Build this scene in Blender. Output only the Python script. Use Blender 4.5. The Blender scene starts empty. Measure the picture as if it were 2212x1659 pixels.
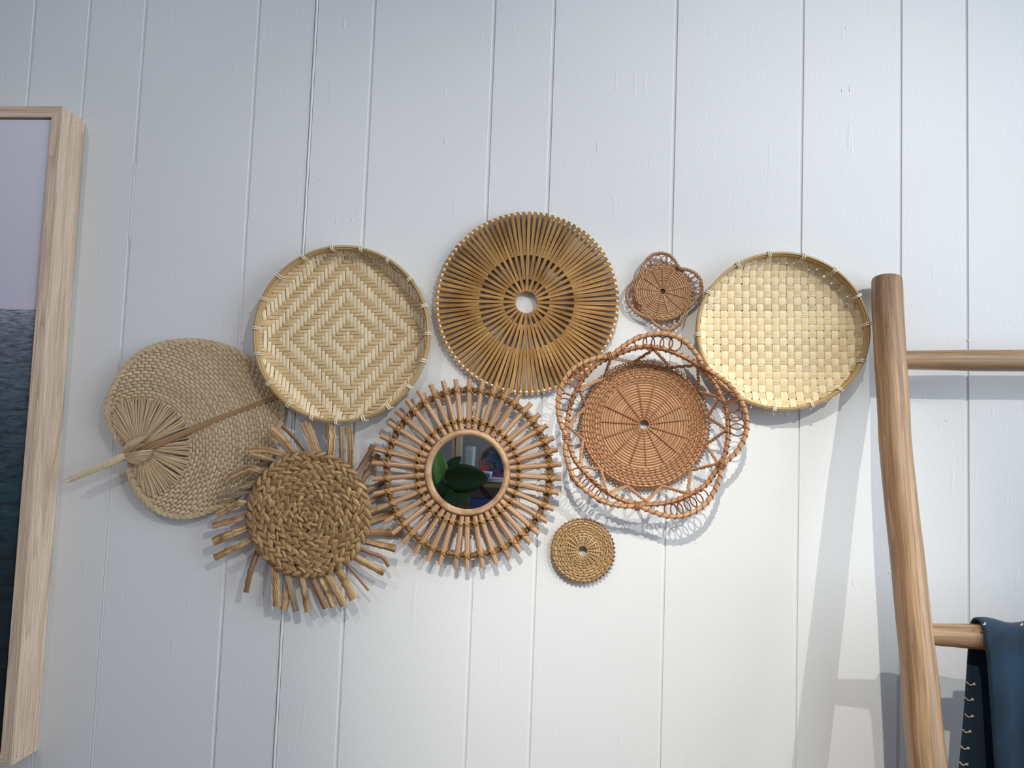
import bpy, math, random
import numpy as np
from mathutils import Vector, Matrix
random.seed(7)
R = random.Random(11)
PI = math.pi

# ------------------------------------------------------------------ camera
W, H, F, D = 2212.0, 1659.0, 1620.0, 1.25          # frame, focal length (px), distance of the wall (m)
NX, NY = 1223.0, 942.0                             # where the wall's normal meets the frame
VX, VY = 2007.75, -23405.1                         # where the wall's grooves converge
yw = Vector((NX - W / 2, -(NY - H / 2), F)).normalized()
zw = Vector((VX - W / 2, -(VY - H / 2), F)); zw = (zw - yw * zw.dot(yw)).normalized()
xw = Vector((zw.y * yw.z - zw.z * yw.y, zw.z * yw.x - zw.x * yw.z, zw.x * yw.y - zw.y * yw.x))
if xw.x < 0: xw = -xw
cam_right = Vector((xw.x, yw.x, zw.x)); cam_up = Vector((xw.y, yw.y, zw.y)); cam_fwd = Vector((xw.z, yw.z, zw.z))
CAM = Vector((0, -D, 0))
scene = bpy.context.scene
C = scene.collection
cd = bpy.data.cameras.new('camera'); cam = bpy.data.objects.new('camera', cd); C.objects.link(cam)
cd.sensor_fit = 'HORIZONTAL'; cd.sensor_width = 36.0; cd.lens = F / W * 36.0
cd.clip_start = 0.02; cd.clip_end = 50
m = Matrix.Identity(4)
for r in range(3):
    m[r][0] = cam_right[r]; m[r][1] = cam_up[r]; m[r][2] = -cam_fwd[r]; m[r][3] = CAM[r]
cam.matrix_world = m
scene.camera = cam

# ------------------------------------------------------------------ light
scene.view_settings.view_transform = 'Standard'
scene.view_settings.look = 'None'
scene.view_settings.gamma = 1.0
scene.view_settings.exposure = 0.0
scene.view_settings.use_curve_mapping = False
world = bpy.data.worlds.new('world'); scene.world = world
world.use_nodes = True
bg = world.node_tree.nodes['Background']
bg.inputs[0].default_value = (0.80, 0.845, 1.02, 1); bg.inputs[1].default_value = 0.41

def spot(name, loc, target, power, size, blend, color, rad=0.02):
    ld = bpy.data.lights.new(name, 'SPOT'); lo = bpy.data.objects.new(name, ld); C.objects.link(lo)
    ld.energy = power; ld.spot_size = math.radians(size); ld.spot_blend = blend; ld.color = color; ld.shadow_soft_size = rad
    lo.location = loc
    lo.rotation_euler = (Vector(target) - Vector(loc)).to_track_quat('-Z', 'Y').to_euler()
    return lo
WARM = (1.0, 0.95, 0.86)
def at_wall(px, py): 
    v = cam_right * (px - W / 2) + cam_up * (-(py - H / 2)) + cam_fwd * F
    return CAM + v * (D / v.y)
spot('spot_middle', (-0.03, -1.9, 1.40), at_wall(1440, 1430), 155, 29, 1.0, (1.0, 0.94, 0.82), 0.012)
spot('spot_right', (1.34, -2.2, 1.40), at_wall(1490, 790), 112, 39, 1.0, WARM, 0.012)
spot('spot_left', (-1.15, -1.9, 1.40), at_wall(480, 720), 22, 40, 1.0, WARM, 0.03)
# daylight from the shop window on the right
ld = bpy.data.lights.new('window_daylight', 'AREA'); lo = bpy.data.objects.new('window_daylight', ld); C.objects.link(lo)
ld.shape = 'RECTANGLE'; ld.size = 2.2; ld.size_y = 2.4; ld.energy = 66; ld.color = (0.76, 0.89, 1.0)
lo.location = (2.7, -1.5, 0.55); lo.rotation_euler = (Vector((0, -0.3, 0.2)) - lo.location).to_track_quat('-Z', 'Y').to_euler()

# ------------------------------------------------------------------ helpers
def P(px, py, d=0.0):
    """point of the place that lies d metres in front of the wall and shows at pixel px, py"""
    v = cam_right * (px - W / 2) + cam_up * (-(py - H / 2)) + cam_fwd * F
    t = (D - d) / v.y
    return CAM + v * t
def S(px, d=0.0):
    return px * (D - d) / F
def lin(c):
    return tuple(((x / 255 + 0.055) / 1.055) ** 2.4 if x > 10 else x / 255 / 12.92 for x in c) + (1.0,)

class MB:
    def __init__(s): s.v = []; s.f = []; s.uv = []
    def sweep(s, pts, sides, norms, sec, closed=False, cap=True, scale=None):
        n = len(sec); base = len(s.v); k = len(pts); L = 0.0
        per = [0.0]
        for a, b in zip(sec, sec[1:]): per.append(per[-1] + math.hypot(b[0] - a[0], b[1] - a[1]))
        for i in range(k):
            if i: L += (pts[i] - pts[i - 1]).length
            sc = 1.0 if scale is None else scale[i]
            for j, (a, b) in enumerate(sec):
                s.v.append(pts[i] + sides[i] * (a * sc) + norms[i] * (b * sc)); s.uv.append((L, per[j] * sc))
        for i in range(k if closed else k - 1):
            p = base + i * n; q = base + ((i + 1) % k) * n
            for j in range(n):
                j2 = (j + 1) % n
                s.f.append((p + j, p + j2, q + j2, q + j))
        if cap and not closed:
            s.f.append(tuple(base + j for j in reversed(range(n))))
            s.f.append(tuple(base + (k - 1) * n + j for j in range(n)))
        return s
    def tube(s, pts, r, n=7, closed=False, flat=1.0, up=None, cap=True):
        pts = [Vector(p) for p in pts]; k = len(pts)
        T = []
        for i in range(k):
            a = pts[(i - 1) % k] if (closed or i) else pts[i]; b = pts[(i + 1) % k] if (closed or i < k - 1) else pts[i]
            t = (b - a); T.append(t.normalized() if t.length > 1e-12 else Vector((1, 0, 0)))
        up = Vector(up) if up else Vector((0, 0, 1))
        sides = []; norms = []
        for t in T:
            sd = t.cross(up)
            if sd.length < 0.15:
                sd = t.cross(Vector((0.3, 1, 0.2)))
            sd.normalize(); sides.append(sd); norms.append(sd.cross(t).normalized())
        rs = r if isinstance(r, (list, tuple)) else [r] * k
        sec = [(math.cos(2 * PI * j / n), flat * math.sin(2 * PI * j / n)) for j in range(n)]
        return s.sweep(pts, sides, norms, sec, closed, cap, rs)
    def ptube(s, pts, r, n=6, closed=False):
        """tube with a parallel-transported frame, for paths that turn every way"""
        pts = [Vector(p) for p in pts]; k = len(pts); sides = []; norms = []
        prev = None
        for i in range(k):
            a = pts[(i - 1) % k] if (closed or i) else pts[i]; b = pts[(i + 1) % k] if (closed or i < k - 1) else pts[i]
            t = (b - a).normalized()
            if prev is None:
                prev = t.orthogonal().normalized()
            sd = prev - t * prev.dot(t)
            if sd.length < 1e-6: sd = t.orthogonal()
            sd.normalize(); prev = sd
            sides.append(sd); norms.append(t.cross(sd))
        rs = r if isinstance(r, (list, tuple)) else [r] * k
        sec = [(math.cos(2 * PI * j / n), math.sin(2 * PI * j / n)) for j in range(n)]
        return s.sweep(pts, sides, norms, sec, closed, not closed, rs)
    def ring(s, cx, cy, z, r, sec, n=96, wob=0.0, seed=0, a0=0.0, a1=2 * PI, stretch=(1, 1)):
        """sweep a section (radial, z) round a circle in the local plane"""
        g = random.Random(seed); ph = [g.uniform(0, 2 * PI) for _ in range(3)]
        pts = []; sides = []; norms = []
        full = abs(a1 - a0 - 2 * PI) < 1e-6
        m_ = n if full else n + 1
        for i in range(m_):
            a = a0 + (a1 - a0) * i / n
            rr = r * (1 + wob * (math.sin(2 * a + ph[0]) + 0.6 * math.sin(3 * a + ph[1]) + 0.3 * math.sin(7 * a + ph[2])))
            pts.append(Vector((cx + rr * math.cos(a) * stretch[0], cy + rr * math.sin(a) * stretch[1], z)))
            sides.append(Vector((math.cos(a), math.sin(a), 0))); norms.append(Vector((0, 0, 1)))
        return s.sweep(pts, sides, norms, sec, full)
    def box(s, lo, hi):
        b = len(s.v)
        for x in (lo[0], hi[0]):
            for y in (lo[1], hi[1]):
                for z in (lo[2], hi[2]):
                    s.v.append(Vector((x, y, z)))
        ex = [hi[i] - lo[i] for i in range(3)]
        la = max(range(3), key=lambda i: ex[i]); ot = [i for i in range(3) if i != la]
        for v in s.v[b:]:
            s.uv.append((v[la], v[ot[0]] + v[ot[1]]))
        for f in ((0, 1, 3, 2), (4, 6, 7, 5), (0, 4, 5, 1), (2, 3, 7, 6), (0, 2, 6, 4), (1, 5, 7, 3)):
            s.f.append(tuple(b + i for i in f))
        return s
    def blob(s, c, r, nu=10, nv=7):
        b = len(s.v)
        for i in range(nv + 1):
            th = PI * i / nv
            for j in range(nu):
                ph = 2 * PI * j / nu
                s.v.append(Vector((c[0] + r[0] * math.sin(th) * math.cos(ph), c[1] + r[1] * math.sin(th) * math.sin(ph), c[2] + r[2] * math.cos(th))))
                s.uv.append((j * 0.001, i * 0.001))
        for i in range(nv):
            for j in range(nu):
                j2 = (j + 1) % nu
                s.f.append((b + i * nu + j, b + (i + 1) * nu + j, b + (i + 1) * nu + j2, b + i * nu + j2))
        return s
    def disc(s, c, r, n=64, h=0.002):
        b = len(s.v)
        for z in (c[2], c[2] - h):
            for i in range(n):
                a = 2 * PI * i / n
                s.v.append(Vector((c[0] + r * math.cos(a), c[1] + r * math.sin(a), z))); s.uv.append((r * math.cos(a), r * math.sin(a)))
        s.f.append(tuple(b + i for i in range(n))); s.f.append(tuple(b + n + i for i in reversed(range(n))))
        for i in range(n):
            j = (i + 1) % n; s.f.append((b + i, b + n + i, b + n + j, b + j))
        return s
    def lathe(s, prof, n=40, c=(0, 0)):
        """profile of (radius, z) turned about a vertical axis"""
        b = len(s.v); k = len(prof)
        for (r, z) in prof:
            for i in range(n):
                a = 2 * PI * i / n
                s.v.append(Vector((c[0] + r * math.cos(a), c[1] + r * math.sin(a), z))); s.uv.append((a * 0.05, z))
        for q in range(k - 1):
            for i in range(n):
                j = (i + 1) % n
                s.f.append((b + q * n + i, b + q * n + j, b + (q + 1) * n + j, b + (q + 1) * n + i))
        return s
    def mesh(s, name, mat, angle=42):
        me = bpy.data.meshes.new(name)
        me.from_pydata([tuple(v) for v in s.v], [], s.f)
        me.polygons.foreach_set('use_smooth', [True] * len(me.polygons))
        ul = me.uv_layers.new(name='UVMap')
        idx = np.empty(len(me.loops), dtype=np.int32); me.loops.foreach_get('vertex_index', idx)
        ul.data.foreach_set('uv', np.array(s.uv, dtype=np.float32)[idx].ravel())
        if angle: me.set_sharp_from_angle(angle=math.radians(angle))
        if mat: me.materials.append(mat)
        me.update()
        return me
    def build(s, name, mat, parent=None, angle=42):
        o = bpy.data.objects.new(name, s.mesh(name, mat, angle)); C.objects.link(o)
        if parent: o.parent = parent
        return o

def tag(o, label=None, cat=None, group=None, kind=None):
    if label: o['label'] = label
    if cat: o['category'] = cat
    if group: o['group'] = group
    if kind: o['kind'] = kind
    return o
def hung(name, label, cat, px, py, d=0.0):
    """an Empty on the wall: local x right, y up, z out of the wall"""
    e = bpy.data.objects.new(name, None); C.objects.link(e)
    p = P(px, py, d); e.location = (p.x, 0, p.z); e.rotation_euler = (PI / 2, 0, 0); e.empty_display_size = 0.05
    tag(e, label, cat)
    def L(x, y, dd=d):
        q = P(x, y, dd); return Vector((q.x - p.x, q.z - p.z, dd))
    return e, L
def stand(name, label, cat, loc):
    e = bpy.data.objects.new(name, None); C.objects.link(e); e.location = loc; e.empty_display_size = 0.05
    return tag(e, label, cat)
def crom(pts, per=6, closed=False):
    pts = [Vector(p) for p in pts]; n = len(pts); out = []
    for i in range(n if closed else n - 1):
        if closed:
            p0, p1, p2, p3 = pts[i - 1], pts[i], pts[(i + 1) % n], pts[(i + 2) % n]
        else:
            p1, p2 = pts[i], pts[i + 1]; p0 = pts[i - 1] if i else p1 * 2 - p2; p3 = pts[i + 2] if i + 2 < n else p2 * 2 - p1
        for k in range(per):
            t = k / per
            out.append(0.5 * ((2 * p1) + (p2 - p0) * t + (2 * p0 - 5 * p1 + 4 * p2 - p3) * t * t + (3 * p1 - p0 - 3 * p2 + p3) * t ** 3))
    if not closed: out.append(pts[-1])
    return out
def resample(pts, step, closed=False):
    q = pts + [pts[0]] if closed else pts
    cum = [0.0]
    for a, b in zip(q, q[1:]): cum.append(cum[-1] + (b - a).length)
    n = max(2, int(round(cum[-1] / step))); out = []; j = 0
    for i in range(n if closed else n + 1):
        t = cum[-1] * i / n
        while j < len(q) - 2 and cum[j + 1] < t: j += 1
        l = cum[j + 1] - cum[j]
        out.append(q[j].lerp(q[j + 1], (t - cum[j]) / l if l > 1e-12 else 0))
    return out
def helix(path, rad, pitch, phase=0.0, closed=False, step=None, flat=1.0):
    """points winding round a path"""
    step = step or pitch / 9
    p = resample(path, step, closed); k = len(p); out = []; L = 0
    tot = sum((p[(i + 1) % k] - p[i]).length for i in range(k if closed else k - 1))
    turns = max(1, round(tot / pitch)) if closed else tot / pitch
    for i in range(k):
        a = p[(i - 1) % k] if (closed or i) else p[i]; b = p[(i + 1) % k] if (closed or i < k - 1) else p[i]
        t = (b - a).normalized(); sd = t.cross(Vector((0, 0, 1)))
        if sd.length < 0.05: sd = Vector((1, 0, 0))
        sd.normalize(); nn = sd.cross(t)
        an = phase + 2 * PI * turns * i / (k if closed else k - 1)
        out.append(p[i] + sd * rad * math.cos(an) + nn * rad * flat * math.sin(an))
    return out

# ------------------------------------------------------------------ materials
def nt(mat):
    mat.use_nodes = True
    return mat.node_tree.nodes, mat.node_tree.links, mat.node_tree.nodes['Principled BSDF']
def fibre(name, ca, cb, rough=0.62, su=25, sv=900, bump=0.25, rnd=0.12, spec=0.35, blotch=None, bl_scale=60, bd=0.0006):
    mat = bpy.data.materials.new(name); N, Lk, B = nt(mat)
    uv = N.new('ShaderNodeUVMap'); mp = N.new('ShaderNodeMapping'); mp.inputs['Scale'].default_value = (su, sv, 1)
    Lk.new(uv.outputs[0], mp.inputs[0])
    oi = N.new('ShaderNodeObjectInfo')
    ad = N.new('ShaderNodeVectorMath'); ad.operation = 'ADD'
    sc = N.new('ShaderNodeVectorMath'); sc.operation = 'SCALE'; sc.inputs[0].default_value = (37, 91, 13); Lk.new(oi.outputs['Random'], sc.inputs['Scale'])
    Lk.new(mp.outputs[0], ad.inputs[0]); Lk.new(sc.outputs[0], ad.inputs[1])
    no = N.new('ShaderNodeTexNoise'); no.inputs['Scale'].default_value = 1.0; no.inputs['Detail'].default_value = 4
    Lk.new(ad.outputs[0], no.inputs['Vector'])
    cr = N.new('ShaderNodeValToRGB'); cr.color_ramp.elements[0].position = 0.40; cr.color_ramp.elements[1].position = 0.60
    cr.color_ramp.elements[0].color = lin(ca); cr.color_ramp.elements[1].color = lin(cb)
    Lk.new(no.outputs['Fac'], cr.inputs[0]); col = cr.outputs[0]
    if blotch:
        tc = N.new('ShaderNodeTexCoord'); n2 = N.new('ShaderNodeTexNoise'); n2.inputs['Scale'].default_value = bl_scale; n2.inputs['Detail'].default_value = 3
        Lk.new(tc.outputs['Object'], n2.inputs['Vector'])
        r2 = N.new('ShaderNodeValToRGB'); r2.color_ramp.elements[0].position = 0.5; r2.color_ramp.elements[1].position = 0.72
        Lk.new(n2.outputs['Fac'], r2.inputs[0])
        mx = N.new('ShaderNodeMix'); mx.data_type = 'RGBA'; Lk.new(r2.outputs[0], mx.inputs['Factor'])
        Lk.new(col, mx.inputs['A']); mx.inputs['B'].default_value = lin(blotch); col = mx.outputs['Result']
    mr = N.new('ShaderNodeMapRange'); mr.inputs['To Min'].default_value = 1 - rnd; mr.inputs['To Max'].default_value = 1 + rnd
    Lk.new(oi.outputs['Random'], mr.inputs[0])
    hs = N.new('ShaderNodeHueSaturation'); Lk.new(mr.outputs[0], hs.inputs['Value']); Lk.new(col, hs.inputs['Color'])
    Lk.new(hs.outputs[0], B.inputs['Base Color'])
    B.inputs['Roughness'].default_value = rough; B.inputs['Specular IOR Level'].default_value = spec
    if bump:
        bp = N.new('ShaderNodeBump'); bp.inputs['Strength'].default_value = bump; bp.inputs['Distance'].default_value = bd
        Lk.new(no.outputs['Fac'], bp.inputs['Height']); Lk.new(bp.outputs[0], B.inputs['Normal'])
    return mat
def plain(name, c, rough=0.5, metal=0.0, spec=0.5):
    mat = bpy.data.materials.new(name); N, Lk, B = nt(mat)
    no = N.new('ShaderNodeTexNoise'); no.inputs['Scale'].default_value = 30; no.inputs['Detail'].default_value = 3
    tc = N.new('ShaderNodeTexCoord'); Lk.new(tc.outputs['Object'], no.inputs['Vector'])
    mr = N.new('ShaderNodeMapRange'); mr.inputs['To Min'].default_value = 0.9; mr.inputs['To Max'].default_value = 1.1; Lk.new(no.outputs['Fac'], mr.inputs[0])
    hs = N.new('ShaderNodeHueSaturation'); hs.inputs['Color'].default_value = lin(c); Lk.new(mr.outputs[0], hs.inputs['Value'])
    Lk.new(hs.outputs[0], B.inputs['Base Color'])
    B.inputs['Roughness'].default_value = rough; B.inputs['Metallic'].default_value = metal; B.inputs['Specular IOR Level'].default_value = spec
    return mat

def wall_paint():
    mat = bpy.data.materials.new('wall_paint'); N, Lk, B = nt(mat)
    tc = N.new('ShaderNodeTexCoord')
    n1 = N.new('ShaderNodeTexNoise'); n1.inputs['Scale'].default_value = 330; n1.inputs['Detail'].default_value = 4; n1.inputs['Roughness'].default_value = 0.55
    mp = N.new('ShaderNodeMapping'); mp.inputs['Scale'].default_value = (1, 1, 0.55); Lk.new(tc.outputs['Object'], mp.inputs[0]); Lk.new(mp.outputs[0], n1.inputs['Vector'])
    # brush marks and runs: long, thin vertical ripples that come and go
    m2 = N.new('ShaderNodeMapping'); m2.inputs['Scale'].default_value = (85, 85, 9); Lk.new(tc.outputs['Object'], m2.inputs[0])
    n2 = N.new('ShaderNodeTexNoise'); n2.inputs['Scale'].default_value = 1; n2.inputs['Detail'].default_value = 2; Lk.new(m2.outputs[0], n2.inputs['Vector'])
    r2 = N.new('ShaderNodeValToRGB'); r2.color_ramp.elements[0].position = 0.66; r2.color_ramp.elements[1].position = 0.80; Lk.new(n2.outputs['Fac'], r2.inputs[0])
    # single paint bumps
    vo = N.new('ShaderNodeTexVoronoi'); vo.inputs['Scale'].default_value = 26; m3 = N.new('ShaderNodeMapping'); m3.inputs['Scale'].default_value = (1, 1, 0.7)
    Lk.new(tc.outputs['Object'], m3.inputs[0]); Lk.new(m3.outputs[0], vo.inputs['Vector'])
    r3 = N.new('ShaderNodeValToRGB'); r3.color_ramp.elements[0].position = 0.0; r3.color_ramp.elements[0].color = (1, 1, 1, 1)
    r3.color_ramp.elements[1].position = 0.055; r3.color_ramp.elements[1].color = (0, 0, 0, 1); Lk.new(vo.outputs['Distance'], r3.inputs[0])
    a1 = N.new('ShaderNodeMath'); a1.operation = 'MULTIPLY_ADD'; Lk.new(r2.outputs[0], a1.inputs[0]); a1.inputs[1].default_value = 0.9; Lk.new(n1.outputs['Fac'], a1.inputs[2])
    a2 = N.new('ShaderNodeMath'); a2.operation = 'MULTIPLY_ADD'; Lk.new(r3.outputs[0], a2.inputs[0]); a2.inputs[1].default_value = 0.9; Lk.new(a1.outputs[0], a2.inputs[2])
    bp = N.new('ShaderNodeBump'); bp.inputs['Strength'].default_value = 0.42; bp.inputs['Distance'].default_value = 0.0009
    Lk.new(a2.outputs[0], bp.inputs['Height']); Lk.new(bp.outputs[0], B.inputs['Normal'])
    n4 = N.new('ShaderNodeTexNoise'); n4.inputs['Scale'].default_value = 5; Lk.new(tc.outputs['Object'], n4.inputs['Vector'])
    cr = N.new('ShaderNodeValToRGB'); cr.color_ramp.elements[0].color = lin((226, 228, 228)); cr.color_ramp.elements[1].color = lin((232, 234, 235)); Lk.new(n4.outputs['Fac'], cr.inputs[0])
    Lk.new(cr.outputs[0], B.inputs['Base Color']); B.inputs['Roughness'].default_value = 0.48; B.inputs['Specular IOR Level'].default_value = 0.35
    return mat
M = {}
M['wall'] = wall_paint()
M['bam_v'] = fibre('pale_bamboo', (232, 210, 170), (246, 230, 196), rnd=0.06, sv=1400, su=12, spec=0.2)
M['bam_h'] = fibre('tan_bamboo', (206, 176, 128), (226, 200, 154), rnd=0.08, sv=1400, su=12, spec=0.2)
M['bam2_v'] = fibre('pale_bamboo_wide', (230, 210, 168), (244, 230, 196), rnd=0.06, sv=1300, su=10)
M['bam2_h'] = fibre('honey_bamboo_wide', (210, 186, 138), (234, 214, 172), rnd=0.12, sv=1300, su=10)
M['rim'] = fibre('bamboo_rim', (177, 145, 97), (202, 177, 131), rnd=0.08, sv=500, su=8)
M['tie'] = fibre('white_cane_tie', (226, 216, 190), (242, 234, 214), rnd=0.05)
M['slat'] = fibre('brown_bamboo_slat', (146, 104, 52), (190, 148, 90), rnd=0.16, sv=900, su=9, rough=0.45, blotch=(140, 95, 45), bl_scale=22)
M['bead'] = fibre('pale_wood_bead', (226, 202, 160), (237, 222, 192), rnd=0.08)
M['stick'] = fibre('rattan_stick', (158, 118, 86), (206, 168, 132), rnd=0.08, sv=900, su=5, bump=0.5)
M['bind'] = fibre('golden_cane_binding', (138, 102, 54), (174, 136, 82), rnd=0.10, rough=0.36)
M['hoop'] = fibre('brown_rattan_hoop', (112, 78, 50), (150, 110, 72), rnd=0.08, rough=0.42, blotch=(83, 53, 29), bl_scale=50)
M['mring'] = fibre('rattan_mirror_ring', (176, 138, 104), (204, 170, 134), rnd=0.06, sv=350, su=5, rough=0.42, blotch=(148, 103, 70), bl_scale=35)
M['palm'] = fibre('dry_palm_leaf', (186, 162, 126), (214, 192, 158), rnd=0.10, sv=900, su=18, rough=0.45)
M['palm_d'] = fibre('dry_palm_leaf_warp', (164, 138, 102), (188, 162, 126), rnd=0.10, sv=900, su=18, rough=0.55)
M['palm_t'] = fibre('shiny_palm_tuft', (177, 147, 107), (212, 188, 152), rnd=0.14, sv=1200, su=18, rough=0.36)
M['palm_rib'] = fibre('palm_midrib', (141, 108, 71), (164, 131, 92), rnd=0.05, sv=700, su=10)
M['cane_w'] = fibre('pale_cane_wrap', (208, 194, 156), (230, 218, 184), rnd=0.06, sv=700)
M['hya'] = fibre('water_hyacinth_braid', (130, 100, 64), (192, 156, 110), rnd=0.16, sv=650, su=14, rough=0.48, bump=0.6)
M['hya_d'] = plain('braid_backing', (84, 62, 40), 0.8)
M['reed'] = fibre('dry_reed_tan', (150, 116, 78), (216, 182, 136), rnd=0.10, sv=620, su=9, rough=0.6, bump=0.9, blotch=(129, 93, 57), bl_scale=45, bd=0.0014)
M['reed_b'] = fibre('dry_reed_brown', (118, 84, 60), (176, 136, 102), rnd=0.12, sv=620, su=9, rough=0.6, bump=0.9, bd=0.0014)
M['reed_g'] = fibre('dry_reed_grey', (128, 108, 88), (182, 160, 136), rnd=0.10, sv=620, su=9, rough=0.65, bump=0.9, bd=0.0014)
M['ratt'] = fibre('rattan_rod', (168, 122, 86), (198, 154, 114), rnd=0.08, sv=420, su=14, rough=0.42)
M['ratt_s'] = fibre('rattan_stitch', (142, 96, 62), (172, 126, 86), rnd=0.08, sv=600, rough=0.40)
M['ratt_d'] = fibre('rattan_spoke', (136, 86, 52), (164, 112, 72), rnd=0.07, sv=600, rough=0.4)
M['ratt_l'] = fibre('rattan_loop', (114, 62, 35), (139, 81, 50), rnd=0.08, rough=0.4)
M['ratt2'] = fibre('small_rattan_rod', (162, 120, 86), (190, 152, 114), rnd=0.09, sv=420, su=14, rough=0.42)
M['ratt2_s'] = fibre('small_rattan_stitch', (152, 110, 78), (184, 144, 108), rnd=0.08, sv=600, rough=0.40)
M['gold'] = fibre('golden_rattan_rod', (158, 126, 86), (198, 168, 124), rnd=0.10, sv=420, su=14, rough=0.42)
M['gold_s'] = fibre('golden_rattan_stitch', (156, 122, 80), (196, 162, 116), rnd=0.08, sv=600, rough=0.40)
M['gold_e'] = fibre('rattan_edge_wrap', (130, 94, 66), (166, 128, 94), rnd=0.08, rough=0.42)

# ------------------------------------------------------------------ the wall of painted boards
ZB, ZT = -1.36, 1.55
g_px = [196, 316.5, 561.7, 685.5, 810, 1069, 1198, 1462, 1734.7, 1945.5, 2086.6]
gx = [P(p, 0).x for p in g_px]
left = [gx[0] - 0.105, gx[0] - 0.31, gx[0] - 0.41, gx[0] - 0.51, gx[0] - 0.72, gx[0] - 0.93, gx[0] - 1.14]
right = [gx[-1] + 0.10, gx[-1] + 0.30, gx[-1] + 0.51, gx[-1] + 0.62, gx[-1] + 0.83, gx[-1] + 1.04]
edges = sorted(left) + gx + right
wall = MB().box((edges[0], 0.0022, ZB), (edges[-1], 0.03, ZT)).build('wall_back', M['wall'])
tag(wall, 'white painted wall of vertical boards with narrow grooves', kind='structure')
gw = 0.0026
for i in range(len(edges) - 1):
    a, b = edges[i] + gw, edges[i + 1] - gw
    bv = 0.0006
    o = MB()
    n = 2
    pr = [(a, 0.0021), (a + 0.0006, 0.0), (b - 0.0007, 0.0), (b, 0.0021)]
    k = len(pr)
    for z in (ZB, ZT):
        for (x, y) in pr:
            o.v.append(Vector((x, y, z))); o.uv.append((x, z))
    for j in range(k):
        j2 = (j + 1) % k; o.f.append((j, j2, k + j2, k + j))
    o.f.append(tuple(reversed(range(k)))); o.f.append(tuple(range(k, 2 * k)))
    o.build('board', M['wall'], wall, angle=20)
# the panel joint is filled with a proud bead of caulk; two grooves are partly filled with paint
jx = gx[3]
zs = [ZB + (ZT - ZB) * i / 160 for i in range(161)]
g = random.Random(3)
MB().tube([Vector((jx + g.uniform(-1, 1) * 0.0003, 0.0003, z)) for z in zs], [0.0021 + g.uniform(-1, 1) * 0.0003 for z in zs], 8, up=(0, -1, 0)).build('caulk_bead', M['wall'], wall)
for x, z0, z1 in ((gx[1], 0.30, 0.47), (gx[1], -1.3, 0.12), (gx[0], -1.3, 0.50)):
    zz = [z0 + (z1 - z0) * i / 60 for i in range(61)]
    MB().tube([Vector((x, 0.0020, z)) for z in zz], [gw * 1.32 * min(1.0, min(i, 60 - i) / 9 + 0.05) * (1 + 0.06 * math.sin(i * 2.1)) for i in range(61)], 10, up=(0, -1, 0), flat=0.63).build('paint_fill', M['wall'], wall)
# small drips that stand out on the paint
for px, py, l in ((1835, 185, 14), (1818, 190, 10), (960, 290, 22), (725, 470, 12), (690, 385, 5), (742, 30, 30), (1290, 300, 30), (760, 470, 9), (193, 1228, 6), (1532, 72, 4), (1826, 58, 4), (1842, 1252, 14), (1920, 1235, 5), (2044, 905, 6), (2028, 912, 6), (2091, 732, 4), (280, 50, 5)):
    p = P(px, py); q = P(px + 1, py + l)
    q = [p.lerp(q, t) for t in (0, 0.3, 0.6, 0.8, 0.92, 1.0)]
    MB().tube([Vector((v.x, -0.0001, v.z)) for v in q], [0.0002, 0.0006, 0.0010, 0.0012, 0.0009, 0.0003], 8, up=(0, -1, 0), flat=0.5).build('paint_drip', M['wall'], wall)

# ------------------------------------------------------------------ woven bamboo trays
def weave_tray(e, Rr, h, z0, pitch, over, rot, off, wv, wh, mats, stretch=(1, 1), amp=0.0007, th=0.0006, flat=0.80, low=0.012):
    Re = Rr * 0.972
    def zf(r):
        t = max(0.0, min(1.0, (r / Rr - flat) / (1 - flat)))
        return z0 + (h - z0 - low) * (t ** 1.75)
    cr, sr = math.cos(rot), math.sin(rot)
    def place(u, v):
        x = cr * u - sr * v; y = sr * u + cr * v
        return Vector((x * stretch[0], y * stretch[1], zf(math.hypot(x, y))))
    def normal(u, v):
        r = math.hypot(u, v)
        if r < 1e-5: return Vector((0, 0, 1))
        dz = (zf(r + 1e-4) - zf(r - 1e-4)) / 2e-4
        x = cr * u - sr * v; y = sr * u + cr * v
        return Vector((-dz * x / r, -dz * y / r, 1)).normalized()
    n = int(Rr / pitch) + 2
    g = random.Random(5)
    for axis in (0, 1):
        for i in range(-n, n + 1):
            c = (i + 0.5) * pitch + off[axis]
            if abs(c) > Re * 0.985: continue
            half = math.sqrt(Re * Re - c * c)
            st = []
            for j in range(-n, n + 1):
                t = (j + 0.5) * pitch + off[1 - axis]
                ov = over(i, j) if axis == 0 else not over(j, i)
                for k in (-0.30, 0.30):
                    tt = t + k * pitch
                    if abs(tt) < half: st.append((tt, 1 if ov else -1))
            if len(st) < 2: continue
            st.insert(0, (-half, st[0][1] * 0.5)); st.append((half, st[-1][1] * 0.5))
            w = (wv if axis == 0 else wh) * (1 + g.uniform(-0.06, 0.05)); jit = g.uniform(-1, 1) * pitch * 0.03; sl = g.uniform(-1, 1) * 0.006
            pts = []; nr = []
            for (t, s_) in st:
                cc = c + jit + sl * t
                u, v = (cc, t) if axis == 0 else (t, cc)
                nn = normal(u, v); nr.append(nn); pts.append(place(u, v) + nn * (s_ * amp))
            sd = []
            for q in range(len(pts)):
                tan = (pts[min(q + 1, len(pts) - 1)] - pts[max(q - 1, 0)]).normalized()
                s0 = tan.cross(nr[q]).normalized(); sd.append(s0); nr[q] = s0.cross(tan)
            sec = [(-w / 2, -th * 0.55), (w / 2, -th * 0.55), (w / 2, 0.0), (w * 0.36, th * 0.42), (0, th * 0.6), (-w * 0.36, th * 0.42), (-w / 2, 0.0)]
            MB().sweep(pts, sd, nr, sec).build('bamboo_strip', mats[axis], e, angle=50)
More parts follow.
